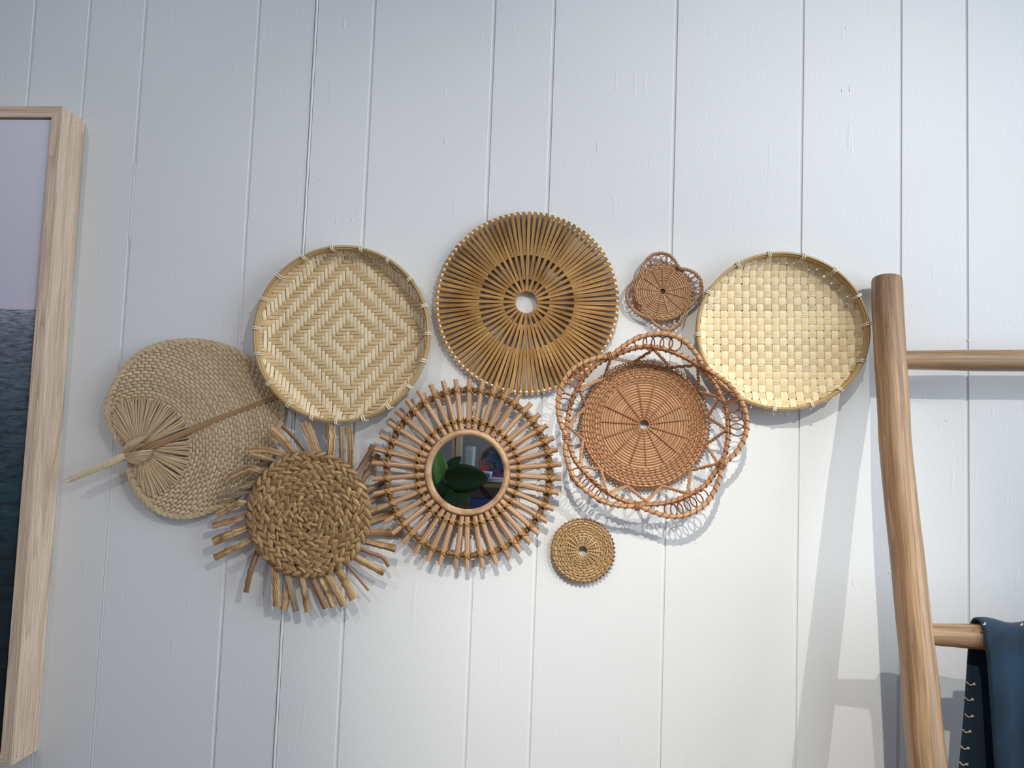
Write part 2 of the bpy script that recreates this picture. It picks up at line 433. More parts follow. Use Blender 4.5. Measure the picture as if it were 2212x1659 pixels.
def tray_rim(e, Rr, h, ties, stretch, L, cz, seed, band=0.018):
    rect = lambda w, hh: [(-w / 2, -hh), (w / 2, -hh), (w / 2, 0), (-w / 2, 0)]
    MB().ring(0, 0, h - 0.001, Rr * 0.978 - 0.0005, rect(0.0026, band + 0.006), 120, 0.0022, seed, stretch=stretch).build('inner_hoop', M['rim'], e)
    MB().ring(0, 0, h, Rr - 0.0005, rect(0.0022, band * 0.8), 120, 0.0022, seed, stretch=stretch).build('outer_hoop', M['rim'], e)
    MB().ring(0, 0, h + 0.0004, Rr * 0.988 - 0.0004, [(0.0013 * math.cos(a * PI / 3), 0.0013 * math.sin(a * PI / 3)) for a in range(6)], 120, 0.0022, seed, stretch=stretch).build('top_cane', M['rim'], e)
    g = random.Random(seed)
    for t in ties:
        a0 = math.atan2(t.y / stretch[1], t.x / stretch[0])
        o = MB()
        for q in (-1, 1):
            a = a0 + q * 0.0115 + g.uniform(-1, 1) * 0.003
            ca, sa = math.cos(a), math.sin(a)
            ri, ro, zl, zh = Rr * 0.978 - 0.0030, Rr + 0.0018, h - band - 0.0015, h + 0.0020
            loop = [(ri, zl), (ri, (zl + zh) / 2), (ri, zh - 0.0008), (ri + 0.001, zh), (ro - 0.001, zh), (ro, zh - 0.0008), (ro, (zl + zh) / 2), (ro, zl)]
            pts = []
            for k, (rr, zz) in enumerate(loop):
                aa = a + (k / len(loop) - 0.5) * 0.012
                pts.append(Vector((rr * math.cos(aa) * stretch[0], rr * math.sin(aa) * stretch[1], zz)))
            o.ptube(pts, 0.00115, 6, closed=True)
        o.build('cane_tie', M['tie'], e)

e, L = hung('herringbone_tray', 'round bamboo tray woven in a herringbone diamond pattern, left of the slatted disc', 'tray', 735, 720, 0.038)
Rr = S(198.5, 0.038); h1 = 0.038
c0 = L(751, 728, 0.012)
pit = S(8.05, 0.01)
def over1(i, j): return ((abs(i) + abs(j) + 1) % 6) < 3
weave_tray(e, Rr, h1, 0.010, pit, over1, math.radians(3.6), (c0.x - pit / 2, c0.y - pit / 2), pit * 0.92, pit * 0.90, (M['bam_v'], M['bam_h']), amp=0.0011, flat=0.80)
o2, s2 = (520, 500), 440 / 1659
t1 = [(737, 107), (497, 187), (290, 347), (155, 535), (85, 785), (105, 1005), (215, 1250), (380, 1418), (572, 1525), (775, 1565), (1003, 1543), (1215, 1448), (1398, 1283), (1517, 1063), (1548, 830), (1512, 597), (1395, 372), (1212, 207), (985, 107)]
tray_rim(e, Rr, h1, [L(o2[0] + x * s2, o2[1] + y * s2) for x, y in t1], (1, 1), L, h1, 4)
MB().ptube(crom([L(909, 736, 0.02), L(913, 729, 0.027), L(921, 724, 0.029), L(927, 723, 0.034)], 5), 0.0005, 5).build('loose_fibre', M['hoop'], e)

e, L = hung('checker_weave_tray', 'round bamboo tray with wide plain-woven strips, hung beside the ladder', 'tray', 1691, 714, 0.038)
Rr = S(176, 0.038); st2 = (1.022, 0.962)
pit = S(15.0, 0.01)
def over2(i, j): return (i + j) % 2 == 0
weave_tray(e, Rr, 0.038, 0.010, pit, over2, math.radians(1.6), (0.002, 0.003), pit * 0.88, pit * 0.875, (M['bam2_v'], M['bam2_h']), st2, amp=0.0008, flat=0.74)
s7 = 570 / 2212
t2 = [(1285, 103), (1580, 110), (1840, 238), (2025, 465), (2085, 700), (2030, 990), (1860, 1220), (1638, 1352), (1333, 1403), (1060, 1325), (835, 1140), (712, 785), (800, 445), (1028, 203)]
tray_rim(e, Rr, 0.038, [L(1330 + x * s7, 520 + y * s7) for x, y in t2], st2, L, 0.038, 9, 0.015)

# ------------------------------------------------------------------ slatted bamboo disc
e, L = hung('slatted_bamboo_disc', 'round disc of radiating brown bamboo slats with pale beads round its edge', 'wall disc', 1137, 652.5, 0.013)
zt, zb = 0.0125, 0.0045
N = 96
g = random.Random(21)
rout = S(201, 0.012)
hole = S(24.5, 0.012)
for k in range(N):
    a = PI / 2 + 2 * PI * k / N + 0.004
    r0 = hole if k % 4 == 0 else (S(50.5, 0.012) if k % 4 == 2 else S(104, 0.012))
    w = S(7.0, 0.012) * (1 + g.uniform(-0.05, 0.03)) / 2
    ro = rout * (1 + g.uniform(-0.004, 0.004))
    bv = 0.0005
    ca, sa = math.cos(a), math.sin(a); ax = Vector((ca, sa, 0)); sd = Vector((-sa, ca, 0)); up = Vector((0, 0, 1))
    w0 = w * (0.93 if k % 4 == 0 else 0.97)
    pts = [ax * (r0 - (0.0004 if k % 4 == 0 else 0)), ax * ro]
    mb = MB(); hz = (zt - zb) / 2; zc = (zt + zb) / 2
    sec = [(-1, -1), (1, -1), (1, 0.93), (0.88, 1), (-0.88, 1), (-1, 0.93)]
    for q, (p, ww) in enumerate(zip(pts, (w0, w))):
        for (s1, s3) in sec:
            mb.v.append(p + sd * (s1 * ww) + up * (zc + s3 * hz)); mb.uv.append((p.length, s1 * ww + s3 * 0.002))
    for j in range(6): mb.f.append((j, (j + 1) % 6, 6 + (j + 1) % 6, 6 + j))
    mb.f.append(tuple(reversed(range(6)))); mb.f.append(tuple(range(6, 12)))
    mb.build('slat', M['slat'], e, angle=25)
bead = MB().blob((0, 0, 0), (0.0031, 0.0026, 0.0029), 10, 7).mesh('bead', M['bead'])
for k in range(N):
    a = PI / 2 + 2 * PI * (k + 0.5) / N + 0.004
    b = bpy.data.objects.new('bead', bead); C.objects.link(b); b.parent = e
    rr = rout - S(4.2)
    b.location = (rr * math.cos(a), rr * math.sin(a), zt - 0.0016); b.rotation_euler = (0, 0, a + PI / 2)
for rr in (rout - S(4.2), S(110), S(56)):
    MB().ring(0, 0, 0.008, rr, [(0.0009 * math.cos(j * PI / 3), 0.0009 * math.sin(j * PI / 3)) for j in range(6)], 96).build('threaded_wire', M['hoop'], e)
MB().ptube([L(1133, 489, 0.002), L(1139, 478, 0.002), L(1146, 489, 0.002)], 0.0008, 6, closed=True).build('wire_hanger', plain('black_wire', (40, 38, 38), 0.4, 0.8), e)

# ------------------------------------------------------------------ rattan sunburst mirror
e, L = hung('sunburst_mirror', 'round mirror framed by a sunburst of rattan sticks laced to two hoops', 'mirror', 1009.5, 1020.5, 0.024)
s5 = 440 / 1659
tips = [(845, 72), (955, 85), (1065, 105), (1165, 150), (1255, 200), (1345, 270), (1415, 360), (1475, 450), (1530, 550), (1560, 645), (1590, 765), (1590, 880), (1570, 1000), (1530, 1130), (1475, 1230), (1410, 1330), (1340, 1405), (1260, 1475), (1170, 1530), (1065, 1570), (950, 1600), (825, 1605), (730, 1600), (605, 1575), (505, 1545), (400, 1485), (305, 1405), (225, 1325), (165, 1230), (110, 1125), (75, 1005), (60, 885), (60, 755), (80, 640), (125, 535), (185, 425), (250, 330), (335, 245), (430, 170), (530, 120), (630, 90), (735, 75)]
zs_ = 0.0245; sr_ = S(5.5, 0.02)
rh_o, rh_i = S(177.5, 0.018), S(111, 0.018)
g = random.Random(8)
for (tx, ty) in tips:
    t = L(790 + tx * s5, 800 + ty * s5, zs_)
    a = math.atan2(t.y, t.x); rt = math.hypot(t.x, t.y) + 0.0008
    da = g.uniform(-0.02, 0.02)
    ri = S(93.5, 0.02) * (1 + g.uniform(-0.008, 0.008))
    p0 = Vector((ri * math.cos(a + da), ri * math.sin(a + da), zs_ + g.uniform(-1, 1) * 0.0004)); p1 = Vector((rt * math.cos(a), rt * math.sin(a), zs_ + g.uniform(-1, 1) * 0.0006))
    n_ = 6; pts = [p0.lerp(p1, i / n_) for i in range(n_ + 1)]
    rr = [sr_ * (1 + g.uniform(-0.04, 0.04)) for _ in pts]
    st = MB().tube(pts, rr, 10).build('rattan_stick', M['stick'], e)
    for rh, ln in ((rh_o, 0.0072), (rh_i, 0.0054)):
        o = MB(); ax = Vector((math.cos(a + da * 0.5), math.sin(a + da * 0.5), 0)); sd = Vector((-ax.y, ax.x, 0)); c = ax * rh
        for s in (-1, 1):
            pts = []
            for q in range(9):
                u = -1 + 2 * q / 8; an = u * 1.75
                off = sd * (math.sin(max(-PI / 2, min(PI / 2, an))) * (sr_ + 0.0009)) + ax * (s * u * ln)
                zz = zs_ + (sr_ + 0.0009) * math.cos(an) if abs(an) <= PI / 2 else zs_ - (abs(an) - PI / 2) * 0.02
                pts.append(Vector((c.x + off.x, c.y + off.y, zz)))
            o.ptube(pts, 0.0013 if rh == rh_o else 0.0011, 6)
        o.build('cane_binding', M['bind'], e)
circ = lambda r, n=8: [(r * math.cos(2 * PI * j / n), r * math.sin(2 * PI * j / n)) for j in range(n)]
for rh, rad, zc in ((rh_o, 0.0050, 0.0180), (rh_i, 0.0036, 0.0174)):
    hp = MB().ring(0, 0, zc, rh, circ(rad), 126).build('hoop', M['hoop'], e)
    path = [Vector((rh * math.cos(2 * PI * i / 200), rh * math.sin(2 * PI * i / 200), zc)) for i in range(200)]
    MB().ptube(helix(path, rad + 0.0008, 2 * PI * rh / 42, 0.4, True, 0.0022), 0.0011, 5, True).build('hoop_lacing', M['bind'], hp)
rc = S(86.3, 0.026)
MB().ring(0, 0, 0.0265, rc, [(-0.0052, -0.006), (0.0050, -0.006), (0.0056, -0.002), (0.0046, 0.0022), (0.0018, 0.0042), (-0.0018, 0.0042), (-0.0044, 0.0022), (-0.0052, -0.001)], 110).build('mirror_ring', M['mring'], e)
MB().ring(0, 0, 0.0225, S(92.2, 0.026), circ(0.0026), 110).build('outer_ring', M['hoop'], e)
glass = bpy.data.materials.new('mirror_glass'); N_, L_, B_ = nt(glass)
B_.inputs['Base Color'].default_value = (0.66, 0.69, 0.70, 1); B_.inputs['Metallic'].default_value = 1.0; B_.inputs['Roughness'].default_value = 0.012  # dark tint dims the reflection, in place of weaker light in the room
MB().disc((0, 0, 0.0215), S(86, 0.022), 80, 0.002).build('mirror_glass', glass, e)
MB().disc((0, 0, 0.0193), S(91, 0.022), 64, 0.004).build('backing_board', M['hya_d'], e)
for (x, y) in ((-60, 62), (-78, -8), (-66, -55), (-40, -80), (62, 48), (80, 0)):
    k = math.hypot(x, y); a = math.atan2(y, x)
    MB().disc((rc * math.cos(a), rc * math.sin(a), 0.0309), 0.0008, 8, 0.0008).build('pin_hole', M['hya_d'], e)
MB().ptube([L(1020, 893, 0.004), L(1024, 881, 0.004), L(1027, 893, 0.004)], 0.0008, 6, True).build('wire_hanger', M['bind'], e)

# ------------------------------------------------------------------ palm leaf fan
e, L = hung('palm_leaf_fan', 'woven palm leaf hand fan with a cane-wrapped handle pointing lower left', 'fan', 314, 968, 0.012)
s1 = 540 / 2036
oc = [(615, 1060), (590, 980), (535, 890), (488, 780), (480, 690), (502, 590), (545, 480), (620, 370), (700, 278), (800, 206), (930, 155), (1080, 130), (1200, 127), (1330, 142), (1480, 180), (1640, 262), (1780, 370), (1880, 500), (1935, 610), (1942, 700), (1918, 830), (1880, 960), (1800, 1140), (1690, 1290), (1540, 1420), (1400, 1500), (1250, 1558), (1100, 1582), (960, 1553), (850, 1498), (760, 1408), (700, 1320), (667, 1240), (656, 1170), (640, 1110)]
def fan_d(x, y):
    """height of the fan over the wall: thin at its tip, standing off near the handle, slightly domed"""
    u = (x + 0.05) / 0.30
    return 0.0260 - 0.0225 * max(-0.2, min(1.0, u)) + 0.003 * max(0.0, 1 - ((x - 0.085) ** 2 + (y - 0.02) ** 2) / 0.0225)
opx = [(100 + x * s1, 700 + y * s1) for x, y in oc]
O = []
for x, y in opx:
    q = L(x, y, 0.010); q = L(x, y, fan_d(q.x, q.y)); O.append(Vector((q.x, q.y, 0)))
O = resample(crom(O, 8, True), 0.0022, True)
oa = np.array([(p.x, p.y) for p in O])
ang = np.arctan2(oa[:, 1], oa[:, 0]); rad = np.hypot(oa[:, 0], oa[:, 1])
order = np.argsort(ang); ang = ang[order]; rad = rad[order]
def edge_r(a):
    a = (a + PI) % (2 * PI) - PI
    return float(np.interp(a, ang, rad, period=2 * PI))
axp = L(600, 860, 0.006) - L(306, 972, 0.012); A0 = math.atan2(axp.y, axp.x)
TH = 2.62
def fpt(r, a, z=0.0):
    x, y = r * math.cos(a), r * math.sin(a)
    return Vector((x, y, fan_d(x, y) + z))
g = random.Random(31)
r_in = S(107, 0.01)
UPV = Vector((0, 0, 1))
def ribbon(pts, w, th, name, mat, parent, widths=None):
    sd = []; nr = []
    for i in range(len(pts)):
        t = (pts[min(i + 1, len(pts) - 1)] - pts[max(i - 1, 0)]).normalized()
        s = t.cross(UPV); s.normalize(); sd.append(s); nr.append(s.cross(t))
    sec = [(-0.5, -th / 2 / w), (0.5, -th / 2 / w), (0.46, th / 2 / w), (0, th * 0.9 / w), (-0.46, th / 2 / w)]
    sc = [w * x for x in widths] if widths else [w] * len(pts)
    return MB().sweep(pts, sd, nr, sec, scale=sc).build(name, mat, parent, angle=60)
# radial strips
NW = 112
for k in range(NW):
    a = A0 - TH + 2 * TH * (k + 0.5) / NW
    re = edge_r(a) - 0.002
    rs_ = min(r_in, edge_r(a) - S(30))
    rs = np.linspace(rs_ - 0.004, re, 9)
    wd = [2 * TH / NW * r for r in rs]
    ribbon([fpt(r, a + g.uniform(-1, 1) * 0.001, 0.0) for r in rs], wd[-1], 0.0004, 'radial_strip', M['palm_d'], e, [x / wd[-1] * 0.97 for x in wd])
# arc strips woven over and under the radial ones
row = S(7.2, 0.01); nrow = 0; r = r_in + row * 0.4
while r < 0.30:
    run = []; runs = []
    na = 900
    for i in range(na + 1):
        a = A0 - TH + 2 * TH * i / na
        if r < edge_r(a) - 0.0035: run.append(a)
        else:
            if len(run) > 12: runs.append(run)
            run = []
    if len(run) > 12: runs.append(run)
    band = int((r - r_in) / (row * 5)); rb_ = r_in + row * (band * 5 + 2.5); npd = max(8, round(2 * TH * rb_ / S(16.5)))
    for rn in runs:
        a0_, a1_ = rn[0], rn[-1]; ln = (a1_ - a0_) * r
        m_ = max(4, int(ln / (S(16.5) / 9))); pts = []
        for i in range(m_ + 1):
            a = a0_ + (a1_ - a0_) * i / m_
            s = ((a - A0) / (2 * TH) * npd + (0.0 if nrow % 2 else 0.5) + 0.05 * math.sin(nrow * 1.7)) % 1.0
            f = 1.0 if s < 0.68 else -1.0
            d_ = min(abs(s - 0.0), abs(s - 0.68), abs(s - 1.0)); f *= min(1.0, d_ / 0.09)
            pts.append(fpt(r + 0.0003 * math.sin(a * 40 + nrow), a, 0.0003 + 0.0010 * f))
        ribbon(pts, row * 0.90, 0.0008, 'woven_strip', M['palm'], e)
    r += row * (1 + g.uniform(-0.05, 0.05)); nrow += 1
# on both lobes beside the handle the rows follow the edge
for sgn in (-1, 1):
    aa = [A0 + sgn * t for t in np.linspace(0.9, TH, 160) if edge_r(A0 + sgn * t) - S(32) < r_in]
    for q in range(4):
        m_ = len(aa) * 2; pts = []
        for i in range(m_):
            a = aa[0] + (aa[-1] - aa[0]) * i / (m_ - 1); rr = edge_r(a) - S(9 + 7.0 * q)
            s_ = (abs(a - A0) * S(118) / S(16.5) + 0.5 * (q % 2)) % 1.0; f = 1.0 if s_ < 0.68 else -1.0
            d_ = min(abs(s_), abs(s_ - 0.68), abs(s_ - 1.0)); f *= min(1.0, d_ / 0.09)
            pts.append(fpt(rr, a, 0.0006 + 0.0010 * f))
        ribbon(pts, row * 0.90, 0.0008, 'woven_strip', M['palm'], e)
# folded edge
k = len(O); step = 5; ef = 0
for i in range(0, k, step):
    p = O[i]; q = O[(i + step + 3) % k]
    if (p - O[0]).length < 0.016 or (q - O[0]).length < 0.016: continue
    t = (q - p); nrm_ = Vector((-t.y, t.x, 0)).normalized(); inn = -nrm_ if (p + nrm_ * 0.003).length > p.length else nrm_
    pp = [p + inn * 0.0005, p.lerp(q, 0.35) - inn * 0.0002 + inn * 0.0004, p.lerp(q, 0.7) + inn * 0.0026, q + inn * 0.0072]
    pts = [Vector((v.x, v.y, fan_d(v.x, v.y) + dz)) for v, dz in zip(pp, (0.0000, 0.0014, 0.0019, 0.0006))]
    ribbon(crom(pts, 3), 0.0062, 0.0007, 'edge_fold', M['palm'], e, [0.7, 0.8, 0.9, 1, 1, 1, 1, 0.95, 0.85, 0.6])
# loose stems between the hub and the weave
NS = 86
hub = L(309, 968, 0.014); hub.z = 0
for k in range(NS):
    a = A0 - TH * 0.97 + 2 * TH * 0.97 * (k + 0.5) / NS + g.uniform(-1, 1) * 0.012
    if abs(a - A0) < 0.025: continue
    r1 = min(r_in + g.uniform(-0.001, 0.006), edge_r(a) - S(28))
    r0 = S(16) ; bend = g.uniform(-1, 1) * 0.03
    pts = []; n_ = 9
    for i in range(n_ + 1):
        t = i / n_; rr = r0 + (r1 - r0) * t
        pp = fpt(rr, a + bend * math.sin(PI * t), 0.0028 + 0.0045 * math.sin(PI * min(1, (1 - t) * 0.95)) * (1 - t) + (0.0012 if k % 2 else 0.0) * (1 - t))
        pts.append(pp)
    wd = [0.5 + 0.5 * min(1, i / n_ * 1.6) for i in range(n_ + 1)]
    ribbon(pts, 0.0038 * g.uniform(0.7, 1.2), 0.0017, 'leaf_stem', M['palm_t'], e, wd)
def Lf(x, y, d):
    q = L(x, y, d); return L(x, y, d + 0.0125 - 0.012 * max(-0.2, min(1.0, (q.x + 0.05) / 0.30)))
# midrib
pm = [Lf(290, 979, 0.017), Lf(330, 963, 0.0225), Lf(375, 945, 0.0200), Lf(415, 928, 0.0160), Lf(470, 905, 0.0115), Lf(540, 878, 0.0085), Lf(606, 853, 0.006)]
pm = crom(pm, 4)
ribbon(pm, 0.0120, 0.0024, 'midrib', M['palm_rib'], e, [1 - 0.35 * i / len(pm) for i in range(len(pm))])
hc = Lf(298, 973, 0.016)
core = MB().blob((0, 0, 0), (S(34), S(17), 0.0060), 18, 10)
core = core.build('hub_core', M['palm_t'], e); core.location = (hc.x, hc.y, 0.0245); core.rotation_euler = (0, 0, A0)
# shiny tuft of folded leaf at the hub, two lobes
for lobe, (ta, tb, mid) in enumerate((((276, 953), (322, 941), (288, 962)), ((333, 972), (300, 1004), (300, 988)))):
    for k in range(20):
        t = k / 19
        tip = Vector((ta[0] + (tb[0] - ta[0]) * t, ta[1] + (tb[1] - ta[1]) * t)) ; bul = math.sin(PI * t)
        if lobe == 0: tip.y -= 4 * bul
        else: tip.x += 5 * bul; tip.y += 3 * bul
        st = Vector((263 + 3 * t, 984 + 6 * t if lobe else 982 + 5 * t)); mdx = st.lerp(tip, 0.55) + Vector((0, (1 - t) * 5 - 3 if lobe == 0 else -2 + 3 * t))
        pts = [Lf(st.x, st.y, 0.020), Lf(mdx.x, mdx.y, 0.030 - 0.002 * t), Lf(tip.x, tip.y, 0.0215 + 0.001 * (k % 2))]
        pts[1].z += 0.0018 * (k % 2); pts[2].z += 0.0022 * (k % 2)
        ribbon(crom(pts, 5), 0.0027, 0.0016, 'tuft_leaf', M['palm_t'], e, [1.2, 1.2, 1.2, 1.2, 1.25, 1.25, 1.2, 1.1, 0.9, 0.6, 0.1])
# handle
hp = [Lf(272, 984, 0.020), Lf(235, 1001, 0.021), Lf(190, 1020, 0.021), Lf(154, 1035, 0.021)]
hpath = resample(crom(hp, 8), 0.002)
hd = MB().tube(hpath, [S(8.6) * (1 - 0.25 * i / len(hpath)) for i in range(len(hpath))], 10).build('handle', M['palm_rib'], e)
wr = MB(); pth = resample(hpath, 0.0038)
for i in range(len(pth) - 1):
    c = pth[i].lerp(pth[i + 1], 0.5); t = (pth[i + 1] - pth[i]).normalized(); rr = S(9.2) * (1 - 0.25 * i / len(pth)) * g.uniform(0.97, 1.03)
    t = (t + Vector((g.uniform(-1, 1), g.uniform(-1, 1), 0)) * 0.06).normalized()
    wr.tube([c - t * 0.0019, c - t * 0.0012, c + t * 0.0012, c + t * 0.0019], [rr * 0.95, rr, rr, rr * 0.95], 12)
tag(wr.build('cane_wrap', M['cane_w'], hd), kind='stuff')
MB().ptube(crom([Lf(158, 1027, 0.022), Lf(147, 1032, 0.023), Lf(137, 1039, 0.023), Lf(141, 1042, 0.022), Lf(152, 1040, 0.021), Lf(163, 1036, 0.021)], 5), 0.0010, 6).build('hanging_loop', M['cane_w'], e)

# ------------------------------------------------------------------ braided sunburst with reed rays
e, L = hung('braided_reed_sunburst', 'braided water hyacinth disc with ragged dry reed stalks sticking out all round', 'wall ornament', 667, 1110, 0.030)
s4 = 450 / 1623
o4 = lambda x, y, d: L(430 + x * s4, 880 + y * s4, d)
reeds = [([(700, 375), (600, 350), (500, 330), (390, 340)], 46, 0), ([(575, 412), (480, 385), (398, 368)], 34, 0), ([(500, 505), (405, 478), (320, 505), (240, 548)], 56, 0),
 ([(410, 662), (270, 680), (138, 702)], 30, 2), ([(395, 748), (312, 745), (230, 785), (142, 838)], 46, 0), ([(375, 835), (312, 865), (200, 895), (105, 922)], 46, 0),
 ([(385, 930), (250, 985), (112, 1045)], 62, 0), ([(430, 1020), (255, 1105), (122, 1170)], 50, 0), ([(462, 1105), (402, 1280), (368, 1440)], 44, 1),
 ([(588, 1200), (598, 1380), (606, 1548)], 58, 0), ([(715, 1270), (690, 1420), (660, 1575)], 62, 0), ([(668, 1240), (710, 1410), (760, 1588)], 52, 2),
 ([(788, 1290), (810, 1380), (850, 1592)], 50, 0), ([(865, 1295), (920, 1420), (990, 1565)], 46, 1), ([(930, 1295), (1000, 1440), (1050, 1552)], 50, 0),
 ([(985, 1285), (1060, 1410), (1132, 1545)], 64, 0), ([(1068, 1250), (1128, 1340), (1205, 1495)], 66, 0), ([(1130, 1205), (1225, 1310), (1322, 1428)], 20, 1),
 ([(1185, 1155), (1320, 1225), (1442, 1290)], 50, 0), ([(1250, 1100), (1340, 1135), (1430, 1170), (1480, 1240)], 30, 1), ([(1285, 1040), (1410, 1070), (1532, 1100)], 52, 0),
 ([(1310, 972), (1440, 975), (1575, 982)], 54, 1), ([(1320, 885), (1430, 850), (1520, 822)], 52, 0), ([(1325, 815), (1420, 780), (1500, 745)], 44, 0), ([(1320, 735), (1400, 690), (1470, 640)], 40, 1),
 ([(1300, 655), (1380, 615), (1450, 575)], 44, 1), ([(1270, 585), (1330, 490), (1395, 365)], 44, 1), ([(1225, 525), (1290, 430), (1345, 330), (1358, 290)], 44, 1),
 ([(1178, 475), (1180, 320), (1168, 150)], 52, 0), ([(1118, 430), (1115, 290), (1110, 150)], 50, 2), ([(1022, 395), (1028, 270), (1026, 130)], 68, 0),
 ([(918, 360), (870, 220), (822, 112)], 74, 0), ([(828, 345), (740, 235), (645, 142)], 28, 1), ([(748, 370), (650, 250), (560, 168)], 62, 0), ([(420, 600), (330, 622), (190, 655)], 24, 2)]
g = random.Random(77)
for pts, w, mi in reeds:
    right_side = pts[-1][0] > 1260 and pts[-1][1] < 1010
    dd = (0.017, 0.0085, 0.0075) if right_side else (0.024, 0.026, 0.030 + g.uniform(-0.003, 0.005))
    q = [o4(x, y, dd[0] + (dd[2] - dd[0]) * min(1, i / 1.0)) for i, (x, y) in enumerate(pts)]
    path = resample(crom(q, 6), 0.0035)
    hw = S(w * s4, 0.018) / 2 * 1.08
    n_ = len(path); node = g.uniform(0.35, 0.7)
    rs = []
    for i in range(n_):
        t = i / (n_ - 1); f = 0.92 + 0.10 * t + 0.05 * math.sin(i * 1.3 + g.random()) + (0.10 if abs(t - node) < 0.06 else 0) - (0.07 if 0.06 <= t - node < 0.12 else 0)
        rs.append(hw * f)
    mb = MB(); nS = 10
    sides = []; norms = []
    tw = g.uniform(-0.5, 0.5)
    for i in range(n_):
        t = (path[min(i + 1, n_ - 1)] - path[max(i - 1, 0)]).normalized(); sd = t.cross(UPV).normalized(); nn = sd.cross(t)
        an = tw * (i / n_ - 0.5); sides.append(sd * math.cos(an) + nn * math.sin(an)); norms.append(nn * math.cos(an) - sd * math.sin(an))
    fl = min(0.6, 0.0042 / hw); dent = [1 + g.uniform(-0.35, 0.18) for _ in range(nS)]
    sec = [(math.cos(2 * PI * j / nS), fl * dent[j] * math.sin(2 * PI * j / nS)) for j in range(nS)]
    mb.sweep(path, sides, norms, sec, scale=rs)
    mb.build('reed_stalk', M[('reed', 'reed_b', 'reed_g')[mi]], e)
rd = S(134, 0.022)
MB().disc((0, 0, 0.0265), rd * 0.93, 56, 0.006).build('backing_disc', M['hya_d'], e)
def leaf_mesh(seed):
    gg = random.Random(seed); mb = MB(); nu, nv = 12, 9; ph = gg.uniform(0, 6); bend = gg.uniform(-0.12, 0.12)
    for i in range(nu + 1):
        u = -1 + 2 * i / nu; w = max(0.02, (1 - abs(u) ** 2.1)) ** 0.72
        for j in range(nv):
            a = 2 * PI * j / nv
            fold = 1 + 0.10 * math.sin(3 * a + ph + u)
            mb.v.append(Vector((u, w * math.cos(a) * fold * 0.5 + bend * (1 - u * u), w * math.sin(a) * fold * 0.5 + 0.16 * (1 - u * u))))
            mb.uv.append((u * 0.012, a * 0.0022))
    for i in range(nu):
        for j in range(nv):
            j2 = (j + 1) % nv; mb.f.append((i * nv + j, i * nv + j2, (i + 1) * nv + j2, (i + 1) * nv + j))
    return mb.mesh('braid_strand', M['hya'], 70)
leaves = [leaf_mesh(i) for i in range(6)]
px_m = S(1, 0.031)
for ri, (rp, half) in enumerate(((126, 0.5), (107, 0.5), (88, 0.5), (69, 0.5), (50.5, 0.5), (33, 0.5), (17, 0.5))):
    n_ = max(6, int(round(2 * PI * rp / 18.8)))
    for k in range(n_):
        for s in (-1, 1):
            a = -(2 * PI * (k + (0.5 if s > 0 else 0)) / n_) + ri * 0.7 + g.uniform(-0.02, 0.02)
            rr = (rp + s * 4.6 + g.uniform(-1, 1)) * px_m
            b = bpy.data.objects.new('braid_strand', leaves[g.randrange(6)]); C.objects.link(b); b.parent = e
            b.location = (rr * math.cos(a), rr * math.sin(a), 0.0302 + 0.0010 * (1 - ri / 7) + g.uniform(-0.0004, 0.0004))
            tilt = -PI / 2 + s * math.radians(28 + g.uniform(-5, 5))
            b.rotation_euler = (g.uniform(-0.15, 0.15), g.uniform(0.10, 0.20), a + tilt)
            f = 1.0 if rp > 40 else 0.85
            b.scale = (16.5 * px_m * f * g.uniform(0.94, 1.06), 13.6 * px_m * f * g.uniform(0.92, 1.06), 0.0085 * g.uniform(0.9, 1.1))
for k in range(5):
    a = k * 2 * PI / 5
    b = bpy.data.objects.new('braid_strand', leaves[k]); C.objects.link(b); b.parent = e
    b.location = (4 * px_m * math.cos(a), 4 * px_m * math.sin(a), 0.0305); b.rotation_euler = (0, 0.15, a + 1.0); b.scale = (9 * px_m, 11 * px_m, 0.007)

# ------------------------------------------------------------------ coiled rattan pieces
def spoke(e, p0, p1, z, w, mat, name='spoke'):
    q = [Vector((p0.x, p0.y, z - 0.0012)), Vector((p0.x, p0.y, z)).lerp(Vector((p1.x, p1.y, z)), 0.06), Vector((p0.x, p0.y, z)).lerp(Vector((p1.x, p1.y, z)), 0.94), Vector((p1.x, p1.y, z - 0.0012))]
    return MB().tube(q, w / 2, 7, flat=0.6).build(name, mat, e)
def coil_disc(e, r0, r1, pitch, zc, mat, wave=None, seed=1):
    g = random.Random(seed); r = r0; k = 0
    while r <= r1 + 1e-6:
        rr = pitch * 0.5 * (1 + g.uniform(-0.04, 0.02))
        o = MB(); n = max(28, int(r * 900)); amp = wave[1] if wave and r > wave[2] else 0.0
        pts = []
        for i in range(n if not amp else n * 2):
            m_ = n if not amp else n * 2
            a = 2 * PI * i / m_
            pts.append(Vector((r * math.cos(a), r * math.sin(a), zc + amp * math.sin((wave[0] if wave else 0) * a + PI * k))))
        o.tube(pts, rr, 8, closed=True)
        o.build('coil_rod', mat, e); r += pitch; k += 1
def stitches(e, rows, pitch, z, count, w, mat, skew, seed, name='stitching'):
    """short stitches that bind each coil to its neighbour, too small to pick apart: one part for each coil"""
    g = random.Random(seed)
    for q, r in enumerate(rows):
        o = MB(); n = int(round(count(r))); sg = 1 if q % 2 else -1
        for k in range(n):
            a = 2 * PI * (k + 0.5 * (q % 2)) / n + g.uniform(-0.012, 0.012)
            pts = []
            for t in (-1.0, -0.6, 0.0, 0.6, 1.0):
                rr = r + t * pitch * 0.95; aa = a + sg * t * skew / r
                pts.append(Vector((rr * math.cos(aa), rr * math.sin(aa), z + 0.0010 * (1 - t * t) - (0.0018 if abs(t) == 1 else 0))))
            o.tube(pts, w / 2, 6, flat=0.7)
        tag(o.build(name, mat, e), kind='stuff')
